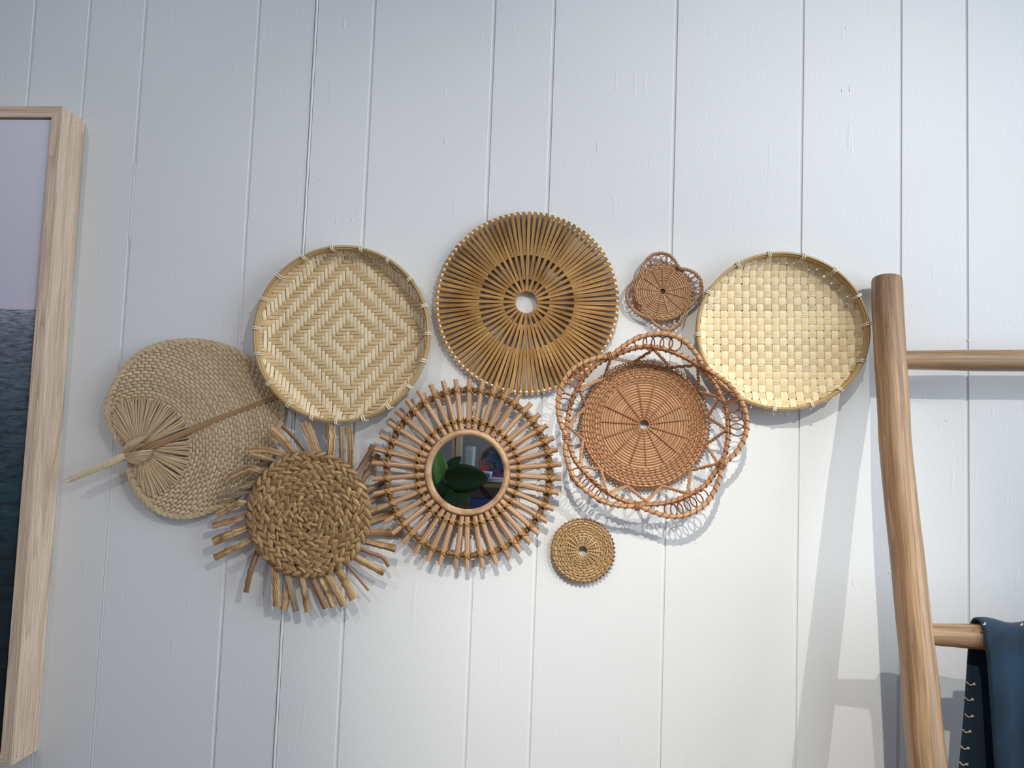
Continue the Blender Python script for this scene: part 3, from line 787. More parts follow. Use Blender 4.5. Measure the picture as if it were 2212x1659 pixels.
def wrap(parent, path, rad, pitch, w, mat, closed=True, name='cane_wrap', ph=0.0):
    return MB().ptube(helix(path, rad, pitch, ph, closed, pitch / 8), w / 2, 5, closed).build(name, mat, parent)
def ring_loop(e, c, r, mat, tilt, rot, name='coil_loop', w=0.0009):
    ax = Vector((math.cos(rot), math.sin(rot), 0)); ay = Vector((-math.sin(rot) * math.cos(tilt), math.cos(rot) * math.cos(tilt), math.sin(tilt)))
    pts = [c + ax * (r[0] * math.cos(2 * PI * i / 26)) + ay * (r[1] * math.sin(2 * PI * i / 26)) for i in range(26)]
    return MB().ptube(pts, w, 6, True).build(name, mat, e)

# large scalloped basket
e, L = hung('scalloped_rattan_basket', 'large reddish rattan basket with open zigzag sides and a looped scalloped rim', 'basket', 1391.5, 917, 0.012)
s6 = 450 / 1659
o6 = lambda x, y, d: L(1190 + x * s6, 700 + y * s6, d)
pc = S(5.65, 0.012)
coil_disc(e, S(12, 0.012), S(136, 0.012), pc, 0.0095, M['ratt'], seed=4)
tp = [(690, 455), (835, 460), (975, 530), (1050, 650), (1090, 760), (1080, 905), (1010, 1025), (905, 1115), (760, 1135), (625, 1125), (495, 1045), (410, 910), (385, 775), (410, 640), (530, 515)]
for t in tp:
    q = o6(*t, 0.0125); q.z = 0; d_ = q.normalized()
    spoke(e, d_ * S(9.5), q, 0.0124, 0.0024, M['ratt_d'])
rows = [S(96 + 5.65 * k, 0.012) for k in range(7)]
stitches(e, rows, pc, 0.0108, lambda r: 2 * PI * r / S(12.5), 0.0026, M['ratt_s'], 0.0032, 5)
edge = [Vector((S(135.6) * math.cos(2 * PI * i / 160), S(135.6) * math.sin(2 * PI * i / 160), 0.0095)) for i in range(160)]
wrap(e, edge, 0.0016, S(7.5), 0.0020, M['ratt_s'], True, 'edge_wrap')
dv = [(660, 305), (955, 345), (1180, 540), (1250, 740), (1235, 960), (1115, 1165), (880, 1290), (605, 1290), (395, 1150), (255, 920), (278, 655), (425, 430)]
rv = [(820, 202), (1170, 330), (1345, 585), (1400, 845), (1330, 1115), (1085, 1352), (760, 1415), (445, 1345), (228, 1135), (135, 810), (225, 510), (480, 268)]
zr = 0.050
g = random.Random(15)
for i in range(12):
    for a, b in ((dv[i], rv[i]), (rv[i], dv[(i + 1) % 12])):
        pa = o6(*a, 0.0115 if a in dv else zr); pb = o6(*b, 0.0115 if b in dv else zr)
        st = MB()
        for ph in (0, PI):
            st.ptube(helix([pa, pb], 0.0014, 0.014, ph + g.random(), False, 0.0018), 0.00165, 6)
        st.build('twisted_strut', M['ratt'], e)
ring_px = [(480, 262), (640, 198), (760, 180), (850, 188), (960, 218), (1080, 272), (1180, 335), (1280, 435), (1350, 560), (1398, 700), (1413, 850), (1395, 1000), (1345, 1120), (1230, 1280), (1090, 1365), (920, 1423), (760, 1435), (620, 1418), (500, 1370), (380, 1290), (270, 1180), (190, 1080), (145, 960), (127, 850), (135, 740), (165, 620), (215, 500), (300, 380), (390, 305)]
rp_ = crom([o6(x, y, zr) for x, y in ring_px], 6, True)
rg = MB()
for (dx, dz) in ((-0.0017, -0.0010), (0.0017, -0.0010), (0.0, 0.0016)):
    rg.tube([p + Vector((p.x, p.y, 0)).normalized() * dx + UPV * dz for p in rp_], 0.0020, 7, closed=True)
rg = rg.build('rim_ring', M['ratt'], e)
wrap(rg, rp_, 0.0044, S(13), 0.0021, M['ratt_s'])
rim_px = [(470, 255), (560, 190), (650, 130), (760, 90), (860, 77), (960, 88), (1050, 127), (1120, 190), (1180, 270), (1215, 335), (1290, 388), (1390, 458), (1460, 530), (1520, 620), (1553, 710), (1562, 810), (1540, 910), (1490, 1000), (1430, 1065), (1362, 1125), (1345, 1215), (1300, 1330), (1240, 1420), (1150, 1490), (1050, 1528), (950, 1532), (860, 1512), (770, 1478), (690, 1452), (580, 1450), (470, 1430), (370, 1388), (270, 1318), (190, 1230), (142, 1130), (117, 1030), (113, 960), (122, 900), (82, 800), (62, 720), (57, 620), (77, 520), (122, 422), (190, 347), (280, 297), (380, 267)]
cross = [0, 9, 19, 28, 37]
def lobe_d(i):
    d_ = min(min(abs(i - c), len(rim_px) - abs(i - c)) for c in cross); return 0.0545 + 0.004 * min(1, d_ / 4)
op = crom([o6(x, y, lobe_d(i)) for i, (x, y) in enumerate(rim_px)], 6, True)
orim = MB().tube(op, 0.0036, 8, closed=True).build('scalloped_rim', M['ratt'], e)
wrap(orim, op, 0.0041, S(14.5), 0.0021, M['ratt_s'], ph=1.0)
for c in cross:
    x, y = rim_px[c]; p = o6(x, y, 0.0525); i = c * 6; t = (op[(i + 2) % len(op)] - op[i - 2]).normalized()
    o = MB(); sd = t.cross(UPV).normalized()
    for k in (-1.2, 0, 1.2):
        o.ptube([p + t * k * 0.0024 + sd * 0.0062 * math.cos(2 * PI * j / 14) + UPV * 0.0068 * math.sin(2 * PI * j / 14) for j in range(14)], 0.0012, 6, True)
    o.build('crossing_binding', M['ratt_s'], e)
loops = [(715, 140), (780, 150), (850, 150), (920, 155), (990, 158), (1420, 590), (1445, 660), (1468, 725), (1482, 790), (1484, 842), (955, 1482), (1003, 1480), (1060, 1462), (1112, 1432), (1160, 1402), (1205, 1372), (205, 1198), (248, 1250), (298, 1285), (350, 1325), (405, 1368), (222, 395), (185, 455), (148, 520), (122, 600), (108, 640)]
for i, (x, y) in enumerate(loops):
    p = o6(x, y, 0.054); a = math.atan2(p.y, p.x)
    ring_loop(e, p, (S(14.5), S(12.5)), M['ratt_l'], g.uniform(-0.35, 0.35), a, w=0.00105)

# small scalloped trivet
e, L = hung('scalloped_rattan_coaster', 'small reddish rattan coaster with four looped scallops, above the large basket', 'coaster', 1431.5, 629.5, 0.012)
s8 = 190 / 1659
o8 = lambda x, y, d: L(1340 + x * s8, 530 + y * s8, d)
pc = S(4.75, 0.012)
coil_disc(e, S(8), S(62), pc, 0.0105, M['ratt2'], seed=9)
for t in [(820, 420), (1020, 465), (1170, 575), (1270, 770), (1265, 990), (1130, 1190), (925, 1310), (700, 1340), (480, 1185), (390, 1010), (345, 800), (450, 605), (610, 465)]:
    q = o8(*t, 0.013); q.z = 0
    spoke(e, q.normalized() * S(6), q, 0.0128, 0.0022, M['ratt2_s'])
stitches(e, [S(52.5), S(57)], pc, 0.0113, lambda r: 2 * PI * r / S(12), 0.0026, M['ratt2_s'], 0.0035, 6)
edge = [Vector((S(61.5) * math.cos(2 * PI * i / 100), S(61.5) * math.sin(2 * PI * i / 100), 0.0105)) for i in range(100)]
wrap(e, edge, 0.0013, S(8), 0.0024, M['ratt2_s'], True, 'edge_wrap')
MB().disc((0, 0, 0.0085), S(60), 48, 0.001).build('backing_disc', M['hya_d'], e)
rim_px = [(370, 560), (400, 440), (450, 340), (530, 240), (640, 167), (770, 147), (890, 172), (980, 235), (1040, 310), (1085, 380), (1120, 432), (1230, 452), (1330, 482), (1430, 542), (1500, 630), (1533, 740), (1533, 860), (1490, 960), (1420, 1050), (1340, 1120), (1245, 1190), (1212, 1280), (1180, 1390), (1120, 1490), (1030, 1558), (920, 1593), (800, 1578), (700, 1520), (620, 1450), (545, 1372), (430, 1330), (320, 1270), (220, 1190), (152, 1080), (118, 960), (132, 860), (190, 750), (270, 650)]
op = crom([o8(x, y, 0.0155) for x, y in rim_px], 6, True)
tw = MB()
for ph in (0, PI): tw.ptube(helix(op, 0.0013, S(15), ph, True, 0.0016), 0.00185, 6, True)
tw.build('twisted_rim', M['ratt2_s'], e)
for i, (x, y) in enumerate([(530, 325), (600, 300), (715, 250), (830, 262), (912, 265), (1345, 575), (1390, 645), (1440, 752), (1435, 872), (1420, 945), (740, 1480), (815, 1492), (925, 1490), (1040, 1452), (215, 890), (225, 1012), (270, 1112), (335, 1165)]):
    p = o8(x, y, 0.014); a = math.atan2(p.y, p.x)
    ring_loop(e, p, (S(7.2), S(5.8)), M['ratt_l'], g.uniform(-0.3, 0.3), a, w=0.0007)

# small round coaster
e, L = hung('round_rattan_coaster', 'small plain round golden rattan coaster with a centre hole, below the large basket', 'coaster', 1258.8, 1190, 0.012)
pc = S(5.5, 0.012)
coil_disc(e, S(13), S(66), pc, 0.0095, M['gold'], wave=(14, 0.0007, S(30)), seed=2)
for k in range(21):
    a = 2 * PI * k / 21 + 0.1
    p = Vector((math.cos(a), math.sin(a), 0))
    spoke(e, p * S(9.8), Vector((math.cos(a - 0.08), math.sin(a - 0.08), 0)) * S(36 + g.uniform(-4, 4)), 0.0124, 0.0026, M['gold_s'])
stitches(e, [S(37 + 5.5 * k) for k in range(5)], pc, 0.0110, lambda r: 2 * PI * r / S(11.5), 0.0022, M['gold_s'], 0.0026, 8)
edge = [Vector((S(65.6) * math.cos(2 * PI * i / 100), S(65.6) * math.sin(2 * PI * i / 100), 0.0095)) for i in range(100)]
wrap(e, edge, 0.0014, S(9), 0.0028, M['gold_e'], True, 'edge_wrap')

# ------------------------------------------------------------------ framed sea canvas
def wood(name, ca, cb, cc, ring_scale=9.0, stretch=(1, 1, 0.06), rough=0.55, dist=2.5):
    mat = bpy.data.materials.new(name); N, Lk, B = nt(mat)
    tc = N.new('ShaderNodeTexCoord'); mp = N.new('ShaderNodeMapping'); mp.inputs['Scale'].default_value = stretch
    Lk.new(tc.outputs['Object'], mp.inputs[0])
    n0 = N.new('ShaderNodeTexNoise'); n0.inputs['Scale'].default_value = 4.5; n0.inputs['Detail'].default_value = 3; Lk.new(mp.outputs[0], n0.inputs['Vector'])
    wv = N.new('ShaderNodeMath'); wv.operation = 'MULTIPLY'; wv.inputs[1].default_value = ring_scale; Lk.new(n0.outputs['Fac'], wv.inputs[0])
    fr = N.new('ShaderNodeMath'); fr.operation = 'FRACT'; Lk.new(wv.outputs[0], fr.inputs[0])
    cr = N.new('ShaderNodeValToRGB'); E = cr.color_ramp.elements
    E[0].position = 0.0; E[0].color = lin(ca); E[1].position = 0.82; E[1].color = lin(cb); x = E.new(0.93); x.color = lin(cc); x = E.new(1.0); x.color = lin(ca)
    Lk.new(fr.outputs[0], cr.inputs[0])
    n1 = N.new('ShaderNodeTexNoise'); n1.inputs['Scale'].default_value = 240; n1.inputs['Detail'].default_value = 3; Lk.new(mp.outputs[0], n1.inputs['Vector'])
    mr = N.new('ShaderNodeMapRange'); mr.inputs['To Min'].default_value = 0.9; mr.inputs['To Max'].default_value = 1.1; Lk.new(n1.outputs['Fac'], mr.inputs[0])
    hs = N.new('ShaderNodeHueSaturation'); Lk.new(mr.outputs[0], hs.inputs['Value']); Lk.new(cr.outputs[0], hs.inputs['Color'])
    Lk.new(hs.outputs[0], B.inputs['Base Color']); B.inputs['Roughness'].default_value = rough
    bp = N.new('ShaderNodeBump'); bp.inputs['Strength'].default_value = 0.12; bp.inputs['Distance'].default_value = 0.0005
    Lk.new(n1.outputs['Fac'], bp.inputs['Height']); Lk.new(bp.outputs[0], B.inputs['Normal'])
    return mat
def grain(name, ca, cb, cc, lines=46.0, fine=260.0, rough=0.55, along=1.1, yl=0.3):
    """long fibres running along a piece's own length, with darker year lines"""
    mat = bpy.data.materials.new(name); N, Lk, B = nt(mat)
    uv = N.new('ShaderNodeUVMap'); oi = N.new('ShaderNodeObjectInfo')
    sc = N.new('ShaderNodeVectorMath'); sc.operation = 'SCALE'; sc.inputs[0].default_value = (3.1, 0.7, 5.3); Lk.new(oi.outputs['Random'], sc.inputs['Scale'])
    ad = N.new('ShaderNodeVectorMath'); ad.operation = 'ADD'; Lk.new(uv.outputs[0], ad.inputs[0]); Lk.new(sc.outputs[0], ad.inputs[1])
    def noise(su, sv, det, dist=0.0):
        mp = N.new('ShaderNodeMapping'); mp.inputs['Scale'].default_value = (su, sv, 1); Lk.new(ad.outputs[0], mp.inputs[0])
        n = N.new('ShaderNodeTexNoise'); n.inputs['Scale'].default_value = 1; n.inputs['Detail'].default_value = det; n.inputs['Distortion'].default_value = dist
        Lk.new(mp.outputs[0], n.inputs['Vector']); return n.outputs['Fac']
    a = noise(along * 2.6, lines * 2.4, 4, 0.2); b = noise(along * 14, fine * 1.6, 4); c = noise(along * 1.4, lines * 0.55, 2, 0.4)
    cr = N.new('ShaderNodeValToRGB'); cr.color_ramp.elements[0].position = 0.35; cr.color_ramp.elements[1].position = 0.65
    cr.color_ramp.elements[0].color = lin(ca); cr.color_ramp.elements[1].color = lin(cb); Lk.new(a, cr.inputs[0])
    ml = N.new('ShaderNodeMath'); ml.operation = 'MULTIPLY'; ml.inputs[1].default_value = 9.0; Lk.new(c, ml.inputs[0])
    fr = N.new('ShaderNodeMath'); fr.operation = 'FRACT'; Lk.new(ml.outputs[0], fr.inputs[0])
    rl = N.new('ShaderNodeValToRGB'); rl.color_ramp.elements[0].position = 0.60; rl.color_ramp.elements[0].color = (0, 0, 0, 1); rl.color_ramp.elements[1].position = 0.97; rl.color_ramp.elements[1].color = (yl, yl, yl, 1)
    Lk.new(fr.outputs[0], rl.inputs[0])
    mx = N.new('ShaderNodeMix'); mx.data_type = 'RGBA'; Lk.new(rl.outputs[0], mx.inputs['Factor']); Lk.new(cr.outputs[0], mx.inputs['A']); mx.inputs['B'].default_value = lin(cc)
    mr = N.new('ShaderNodeMapRange'); mr.inputs['From Min'].default_value = 0.38; mr.inputs['From Max'].default_value = 0.62; mr.inputs['To Min'].default_value = 0.82; mr.inputs['To Max'].default_value = 1.16; Lk.new(b, mr.inputs[0])
    hs = N.new('ShaderNodeHueSaturation'); Lk.new(mr.outputs[0], hs.inputs['Value']); Lk.new(mx.outputs['Result'], hs.inputs['Color'])
    Lk.new(hs.outputs[0], B.inputs['Base Color']); B.inputs['Roughness'].default_value = rough
    bp = N.new('ShaderNodeBump'); bp.inputs['Strength'].default_value = 0.3; bp.inputs['Distance'].default_value = 0.0006
    Lk.new(b, bp.inputs['Height']); Lk.new(bp.outputs[0], B.inputs['Normal'])
    return mat
M['pale_wood'] = grain('pale_frame_wood', (218, 192, 164), (230, 206, 180), (184, 154, 128), 34.0, 300.0, along=0.7, yl=0.55)
M['pale_wood_h'] = M['pale_wood']
fd = 0.0615
tr, br = P(133.5, 230, fd), P(24.5, 1655.5, fd)
xr = (tr.x + br.x) / 2; zt_, zb_ = tr.z, br.z
xl = xr - 0.74
e = stand('framed_sea_canvas', 'tall pale wood floating frame around a canvas print of a grey sea', 'picture', (xr, 0, zb_))
fw = S(25, fd); yb = -0.0005; yf = -fd
def stile(x0, x1, name, inner_left):
    mb = MB(); h_ = zt_ - zb_
    a, b = (x0, x1)
    # mitred ends: the inner edge is shorter
    zlo = (fw, 0) if inner_left else (0, fw); zhi = (h_ - fw, h_) if inner_left else (h_, h_ - fw)
    for y in (yb, yf):
        mb.v += [Vector((a, y, zlo[0])), Vector((b, y, zlo[1])), Vector((b, y, zhi[1])), Vector((a, y, zhi[0]))]
    mb.uv += [(v.z, v.x + v.y) for v in mb.v]
    mb.f += [(0, 1, 2, 3), (4, 7, 6, 5), (0, 4, 5, 1), (1, 5, 6, 2), (2, 6, 7, 3), (3, 7, 4, 0)]
    return mb.build(name, M['pale_wood'], e)
s_r = stile(-fw, 0, 'frame_stile', True); s_l = stile(xl - xr, xl - xr + fw, 'frame_stile', False)
def rail(z0, z1, name, top):
    mb = MB(); a, b = xl - xr, 0.0
    for y in (yb, yf):
        if top: mb.v += [Vector((a + fw, y, z0)), Vector((b - fw, y, z0)), Vector((b, y, z1)), Vector((a, y, z1))]
        else: mb.v += [Vector((a, y, z0)), Vector((b, y, z0)), Vector((b - fw, y, z1)), Vector((a + fw, y, z1))]
    mb.uv += [(v.x, v.z + v.y) for v in mb.v]
    mb.f += [(0, 1, 2, 3), (4, 7, 6, 5), (0, 4, 5, 1), (1, 5, 6, 2), (2, 6, 7, 3), (3, 7, 4, 0)]
    return mb.build(name, M['pale_wood_h'], e)
hh = zt_ - zb_
rail(hh - fw, hh, 'frame_rail', True); rail(0, fw, 'frame_rail', False)
for zz in (hh - 0.011, 0.011):
    for yy in (-0.050, -0.020):
        MB().tube([Vector((0.0002, yy, zz)), Vector((-0.0006, yy, zz))], 0.0009, 8).build('nail_head', plain('dark_nail', (70, 50, 38), 0.5, 0.6), s_r)
hz = P(72, 669, fd - 0.004).z - zb_
def sea_print():
    mat = bpy.data.materials.new('sea_print'); N, Lk, B = nt(mat)
    def mth(op, a, b=None):
        q = N.new('ShaderNodeMath'); q.operation = op
        for i, x in enumerate((a, b)):
            if x is None: continue
            if isinstance(x, (int, float)): q.inputs[i].default_value = x
            else: Lk.new(x, q.inputs[i])
        return q.outputs[0]
    tc = N.new('ShaderNodeTexCoord'); sp = N.new('ShaderNodeSeparateXYZ'); Lk.new(tc.outputs['Object'], sp.inputs[0])
    hgt = mth('SUBTRACT', hz, sp.outputs['Z'])                 # distance below the printed horizon
    hp_ = mth('MAXIMUM', hgt, 0.0)
    u = mth('DIVIDE', sp.outputs['X'], mth('ADD', hp_, 0.10)); v = mth('MULTIPLY', mth('LOGARITHM', mth('ADD', hp_, 0.06), 2.718), 14.0)
    cb = N.new('ShaderNodeCombineXYZ'); Lk.new(mth('MULTIPLY', u, 3.2), cb.inputs[0]); Lk.new(v, cb.inputs[1])
    n1 = N.new('ShaderNodeTexNoise'); n1.inputs['Scale'].default_value = 2.2; n1.inputs['Detail'].default_value = 8; n1.inputs['Roughness'].default_value = 0.62; n1.inputs['Distortion'].default_value = 0.6; Lk.new(cb.outputs[0], n1.inputs['Vector'])
    cbf = N.new('ShaderNodeCombineXYZ'); Lk.new(mth('MULTIPLY', sp.outputs['X'], 60), cbf.inputs[0]); Lk.new(mth('MULTIPLY', sp.outputs['Z'], 260), cbf.inputs[1])
    n3 = N.new('ShaderNodeTexNoise'); n3.inputs['Scale'].default_value = 1.0; n3.inputs['Detail'].default_value = 4; Lk.new(cbf.outputs[0], n3.inputs['Vector'])
    depth = N.new('ShaderNodeValToRGB'); E = depth.color_ramp.elements
    E[0].position = 0.0; E[0].color = lin((136, 142, 154)); E[1].position = 1.0; E[1].color = lin((4, 18, 24))
    for p_, c_ in ((0.06, (98, 106, 118)), (0.22, (62, 78, 90)), (0.45, (26, 54, 64)), (0.7, (10, 36, 44))):
        x = E.new(p_); x.color = lin(c_)
    Lk.new(mth('DIVIDE', hp_, 0.72), depth.inputs[0])
    wvv = mth('ADD', mth('MULTIPLY', n1.outputs['Fac'], 0.75), mth('MULTIPLY', n3.outputs['Fac'], 0.25))
    wr_ = N.new('ShaderNodeMapRange'); wr_.inputs['From Min'].default_value = 0.35; wr_.inputs['From Max'].default_value = 0.66
    wr_.inputs['To Min'].default_value = 0.25; wr_.inputs['To Max'].default_value = 1.9; Lk.new(wvv, wr_.inputs[0])
    hs = N.new('ShaderNodeHueSaturation'); Lk.new(depth.outputs[0], hs.inputs['Color']); Lk.new(wr_.outputs[0], hs.inputs['Value'])
    sky = N.new('ShaderNodeValToRGB'); sky.color_ramp.elements[0].color = lin((202, 196, 212)); sky.color_ramp.elements[1].color = lin((214, 212, 222))
    Lk.new(mth('DIVIDE', mth('MULTIPLY', hgt, -1.0), 0.35), sky.inputs[0])
    mx = N.new('ShaderNodeMix'); mx.data_type = 'RGBA'; Lk.new(mth('GREATER_THAN', hgt, 0.0), mx.inputs['Factor'])
    Lk.new(sky.outputs[0], mx.inputs['A']); Lk.new(hs.outputs[0], mx.inputs['B'])
    Lk.new(mx.outputs['Result'], B.inputs['Base Color']); B.inputs['Roughness'].default_value = 0.6
    cw = N.new('ShaderNodeTexNoise'); cw.inputs['Scale'].default_value = 900; Lk.new(tc.outputs['Object'], cw.inputs['Vector'])
    bp = N.new('ShaderNodeBump'); bp.inputs['Strength'].default_value = 0.15; bp.inputs['Distance'].default_value = 0.0004; Lk.new(cw.outputs['Fac'], bp.inputs['Height']); Lk.new(bp.outputs[0], B.inputs['Normal'])
    return mat
gap = 0.0022; x0, x1, z0, z1 = xl - xr + fw + gap, -fw - gap, fw + gap, hh - fw - gap
rb = 0.0045; yc = yf + 0.003
cv = MB()
pr = [(0.0, yc + 0.03), (0.0, yc + rb), (rb * 0.29, yc + rb * 0.29), (rb, yc)]
k = len(pr)
rings_ = []
for (ins, y) in pr:
    b = len(cv.v); rings_.append(b)
    for (x, z) in ((x0 + ins, z0 + ins), (x1 - ins, z0 + ins), (x1 - ins, z1 - ins), (x0 + ins, z1 - ins)):
        cv.v.append(Vector((x, y, z))); cv.uv.append((x, z))
for a, b in zip(rings_, rings_[1:]):
    for j in range(4): cv.f.append((a + j, a + (j + 1) % 4, b + (j + 1) % 4, b + j))
cv.f.append(tuple(rings_[-1] + j for j in range(4)))
canvas = cv.build('canvas', sea_print(), e)
canvas_side = plain('canvas_edge_highlight', (226, 226, 230), 0.7); canvas.data.materials.append(canvas_side)  # white edge paints in the light that the canvas rim catches
for p in canvas.data.polygons:
    if p.index < 8: p.material_index = 1
MB().box((x0 - gap, -0.010, z0 - gap), (x1 + gap, -0.006, z1 + gap)).build('backing_board', M['hya_d'], e)

# ------------------------------------------------------------------ ladder and throw
FLOOR = -1.35
M['teak'] = grain('teak_pole', (138, 104, 74), (178, 144, 108), (100, 70, 48), fine=330.0, rough=0.45)
M['teak_h'] = grain('teak_rung', (138, 108, 78), (180, 148, 112), (98, 70, 50), fine=330.0, rough=0.45)
lad = stand('wooden_ladder', 'rustic round-pole wooden ladder leaning on the wall with a throw over a rung', 'ladder', (0.5, -0.3, FLOOR))
base = Vector((0.5, -0.3, FLOOR))
def ld_(z): return 0.033 + 0.27 * (0.25 - z)
def solve(px, py):
    d_ = 0.05
    for _ in range(8): d_ = ld_(P(px, py, d_).z)
    return P(px, py, d_), d_
prof = [(1916.5, 607, 60), (1917.5, 640, 61), (1918, 672, 61), (1923, 777, 61), (1930, 878, 61), (1934, 960, 61.5), (1947, 1090, 64), (1960, 1200, 66), (1973, 1338, 68), (1987.6, 1477, 70), (2003.8, 1659, 73)]
pts = []; rs = []
for px, py, w in prof:
    p, d_ = solve(px, py); pts.append(p - base); rs.append(S(w, d_) / 2)
p_last = pts[-1]; zf_ = 0.001
for t in (0.35, 0.7, 1.0):
    z = p_last.z + (zf_ - p_last.z) * t; pts.append(Vector((p_last.x + 0.004 * t, -(ld_(z + FLOOR)) - base.y, z))); rs.append(rs[-1] * 1.01)
rail_pts = crom(pts, 6); rail_r = [v.x for v in crom([Vector((r, 0, 0)) for r in rs], 6)]
g = random.Random(42)
def pole(pts, rs, name, mat, seed, up=(0, 1, 0), n=18, lump=0.02):
    gg = random.Random(seed); ph = [gg.uniform(0, 6) for _ in range(4)]
    mb = MB(); k = len(pts); sides = []; norms = []
    for i in range(k):
        t = (pts[min(i + 1, k - 1)] - pts[max(i - 1, 0)]).normalized(); sd = t.cross(Vector(up)).normalized(); sides.append(sd); norms.append(sd.cross(t))
    sec0 = [(math.cos(2 * PI * j / n), math.sin(2 * PI * j / n)) for j in range(n)]
    b = len(mb.v); Lg = 0
    for i in range(k):
        if i: Lg += (pts[i] - pts[i - 1]).length
        for j, (a, c) in enumerate(sec0):
            th = 2 * PI * j / n
            f = 1 + lump * (math.sin(2 * th + Lg * 9 + ph[0]) + 0.5 * math.sin(3 * th - Lg * 14 + ph[1]) + 0.4 * math.sin(th + Lg * 30 + ph[2]))
            mb.v.append(pts[i] + (sides[i] * a + norms[i] * c) * rs[i] * f); mb.uv.append((Lg, th * rs[i]))
    for i in range(k - 1):
        for j in range(n):
            j2 = (j + 1) % n; mb.f.append((b + i * n + j, b + i * n + j2, b + (i + 1) * n + j2, b + (i + 1) * n + j))
    mb.f.append(tuple(b + j for j in reversed(range(n)))); mb.f.append(tuple(b + (k - 1) * n + j for j in range(n)))
    return mb.build(name, mat, lad, angle=50)
# a slightly softened cut end on top
t0 = (rail_pts[0] - rail_pts[1]).normalized()
rp2 = [rail_pts[0] + t0 * 0.0030, rail_pts[0] + t0 * 0.0022, rail_pts[0]] + rail_pts[1:]; rr2 = [rail_r[0] * 0.90, rail_r[0] * 0.975] + rail_r
pole(rp2, rr2, 'side_rail', M['teak'], 1)
sh = Vector((0.47, 0, 0)); pole([p + sh for p in rp2], rr2, 'side_rail', M['teak'], 5)
def rung(px0, py0, w0, px1, py1, w1, seed, taper):
    a, da = solve(px0, py0); b, db = solve(px1, py1)
    b = Vector((b.x, a.y, b.z)); d_ = -a.y
    end = Vector((a.x + 0.45, a.y, a.z + (b.z - a.z) / (b.x - a.x) * 0.45)); a = a + (a - b).normalized() * 0.012
    n_ = 30; q = [a.lerp(end, i / n_) - base for i in range(n_ + 1)]
    return q, [S(w0 + (w1 - w0) * min(1, (i / n_) / taper) * (1 - 0.15 * max(0, i / n_ - 0.6)), d_) / 2 for i in range(n_ + 1)]
q, r_ = rung(1952, 778, 39, 2205, 779, 44.5, 3, 0.25); pole(q, r_, 'rung', M['teak_h'], 11, (0, 0, 1), 16, 0.015)
q2, r2_ = rung(2010, 1370, 42, 2120, 1376, 55, 3, 0.22); pole(q2, r2_, 'rung', M['teak_h'], 14, (0, 0, 1), 16, 0.015)
for z in (-0.62, -0.95):
    c = [Vector((pts[-3].x + 0.47 * i / 12 - 0.0, -ld_(z) - base.y, z - FLOOR)) for i in range(13)]
    pole(c, [0.019] * 13, 'rung', M['teak_h'], int(-z * 100), (0, 0, 1), 14, 0.015)

# indigo throw folded over the lower rung in view
def indigo():
    mat = bpy.data.materials.new('indigo_cloth'); N, Lk, B = nt(mat)
    uv = N.new('ShaderNodeUVMap'); mp = N.new('ShaderNodeMapping'); mp.inputs['Scale'].default_value = (14, 5, 1); Lk.new(uv.outputs[0], mp.inputs[0])
    n1 = N.new('ShaderNodeTexNoise'); n1.inputs['Scale'].default_value = 1.6; n1.inputs['Detail'].default_value = 5; Lk.new(mp.outputs[0], n1.inputs['Vector'])
    cr = N.new('ShaderNodeValToRGB'); E = cr.color_ramp.elements; E[0].position = 0.3; E[0].color = lin((9, 32, 46)); E[1].position = 0.75; E[1].color = lin((26, 64, 94))
    Lk.new(n1.outputs['Fac'], cr.inputs[0]); Lk.new(cr.outputs[0], B.inputs['Base Color'])
    B.inputs['Roughness'].default_value = 0.85; B.inputs['Sheen Weight'].default_value = 0.15
    br_ = N.new('ShaderNodeTexNoise'); br_.inputs['Scale'].default_value = 1400; Lk.new(uv.outputs[0], br_.inputs['Vector'])
    bp = N.new('ShaderNodeBump'); bp.inputs['Strength'].default_value = 0.5; bp.inputs['Distance'].default_value = 0.0006; Lk.new(br_.outputs['Fac'], bp.inputs['Height']); Lk.new(bp.outputs[0], B.inputs['Normal'])
    return mat
M['indigo'] = indigo()
rc_ = [v + base for v in q2]; rr_ = r2_[14] + 0.004
ry = rc_[0].y
def rung_z(x):
    a, b = rc_[0], rc_[-1]; return a.z + (b.z - a.z) * (x - a.x) / (b.x - a.x)
th_e = stand('indigo_throw', 'dark indigo cotton throw with pale stitches, draped over the ladder rung', 'throw', (P(2150, 1345, 0.2).x, ry, rung_z(0.8) - 0.45))
tb = Vector(th_e.location)
bl = [(2091, 1395, 0.0), (2086, 1450, 0), (2078, 1550, 0), (2069, 1659, 0)]
fl_ = [(2133, 1394), (2141, 1450), (2145, 1550), (2146, 1659)]
dback, dfront = -ry - rr_ - 0.012, -ry + rr_ + 0.006
def edge_x(s, side, drop):
    """x of the left edge: the back flap reaches further left than the front one"""
    if side == 'b':
        return P(2084, 1372, dback).x + (P(2060, 1659, dback).x - P(2084, 1372, dback).x) * drop / 0.21
    return P(2132, 1360, dfront).x + (P(2156, 1659, dfront).x - P(2132, 1360, dfront).x) * min(1.0, (drop / 0.17)) ** 0.6
xR = edge_x(0, 'f', 0) + 0.30
ns_b, ns_t, ns_f, nxx = 22, 12, 24, 60
sec_pts = []
for i in range(ns_b, 0, -1): sec_pts.append(('b', 0.42 * i / ns_b))
for i in range(ns_t + 1): sec_pts.append(('t', i / ns_t))
for i in range(1, ns_f + 1): sec_pts.append(('f', 0.42 * i / ns_f))
mb = MB(); rows_ = len(sec_pts)
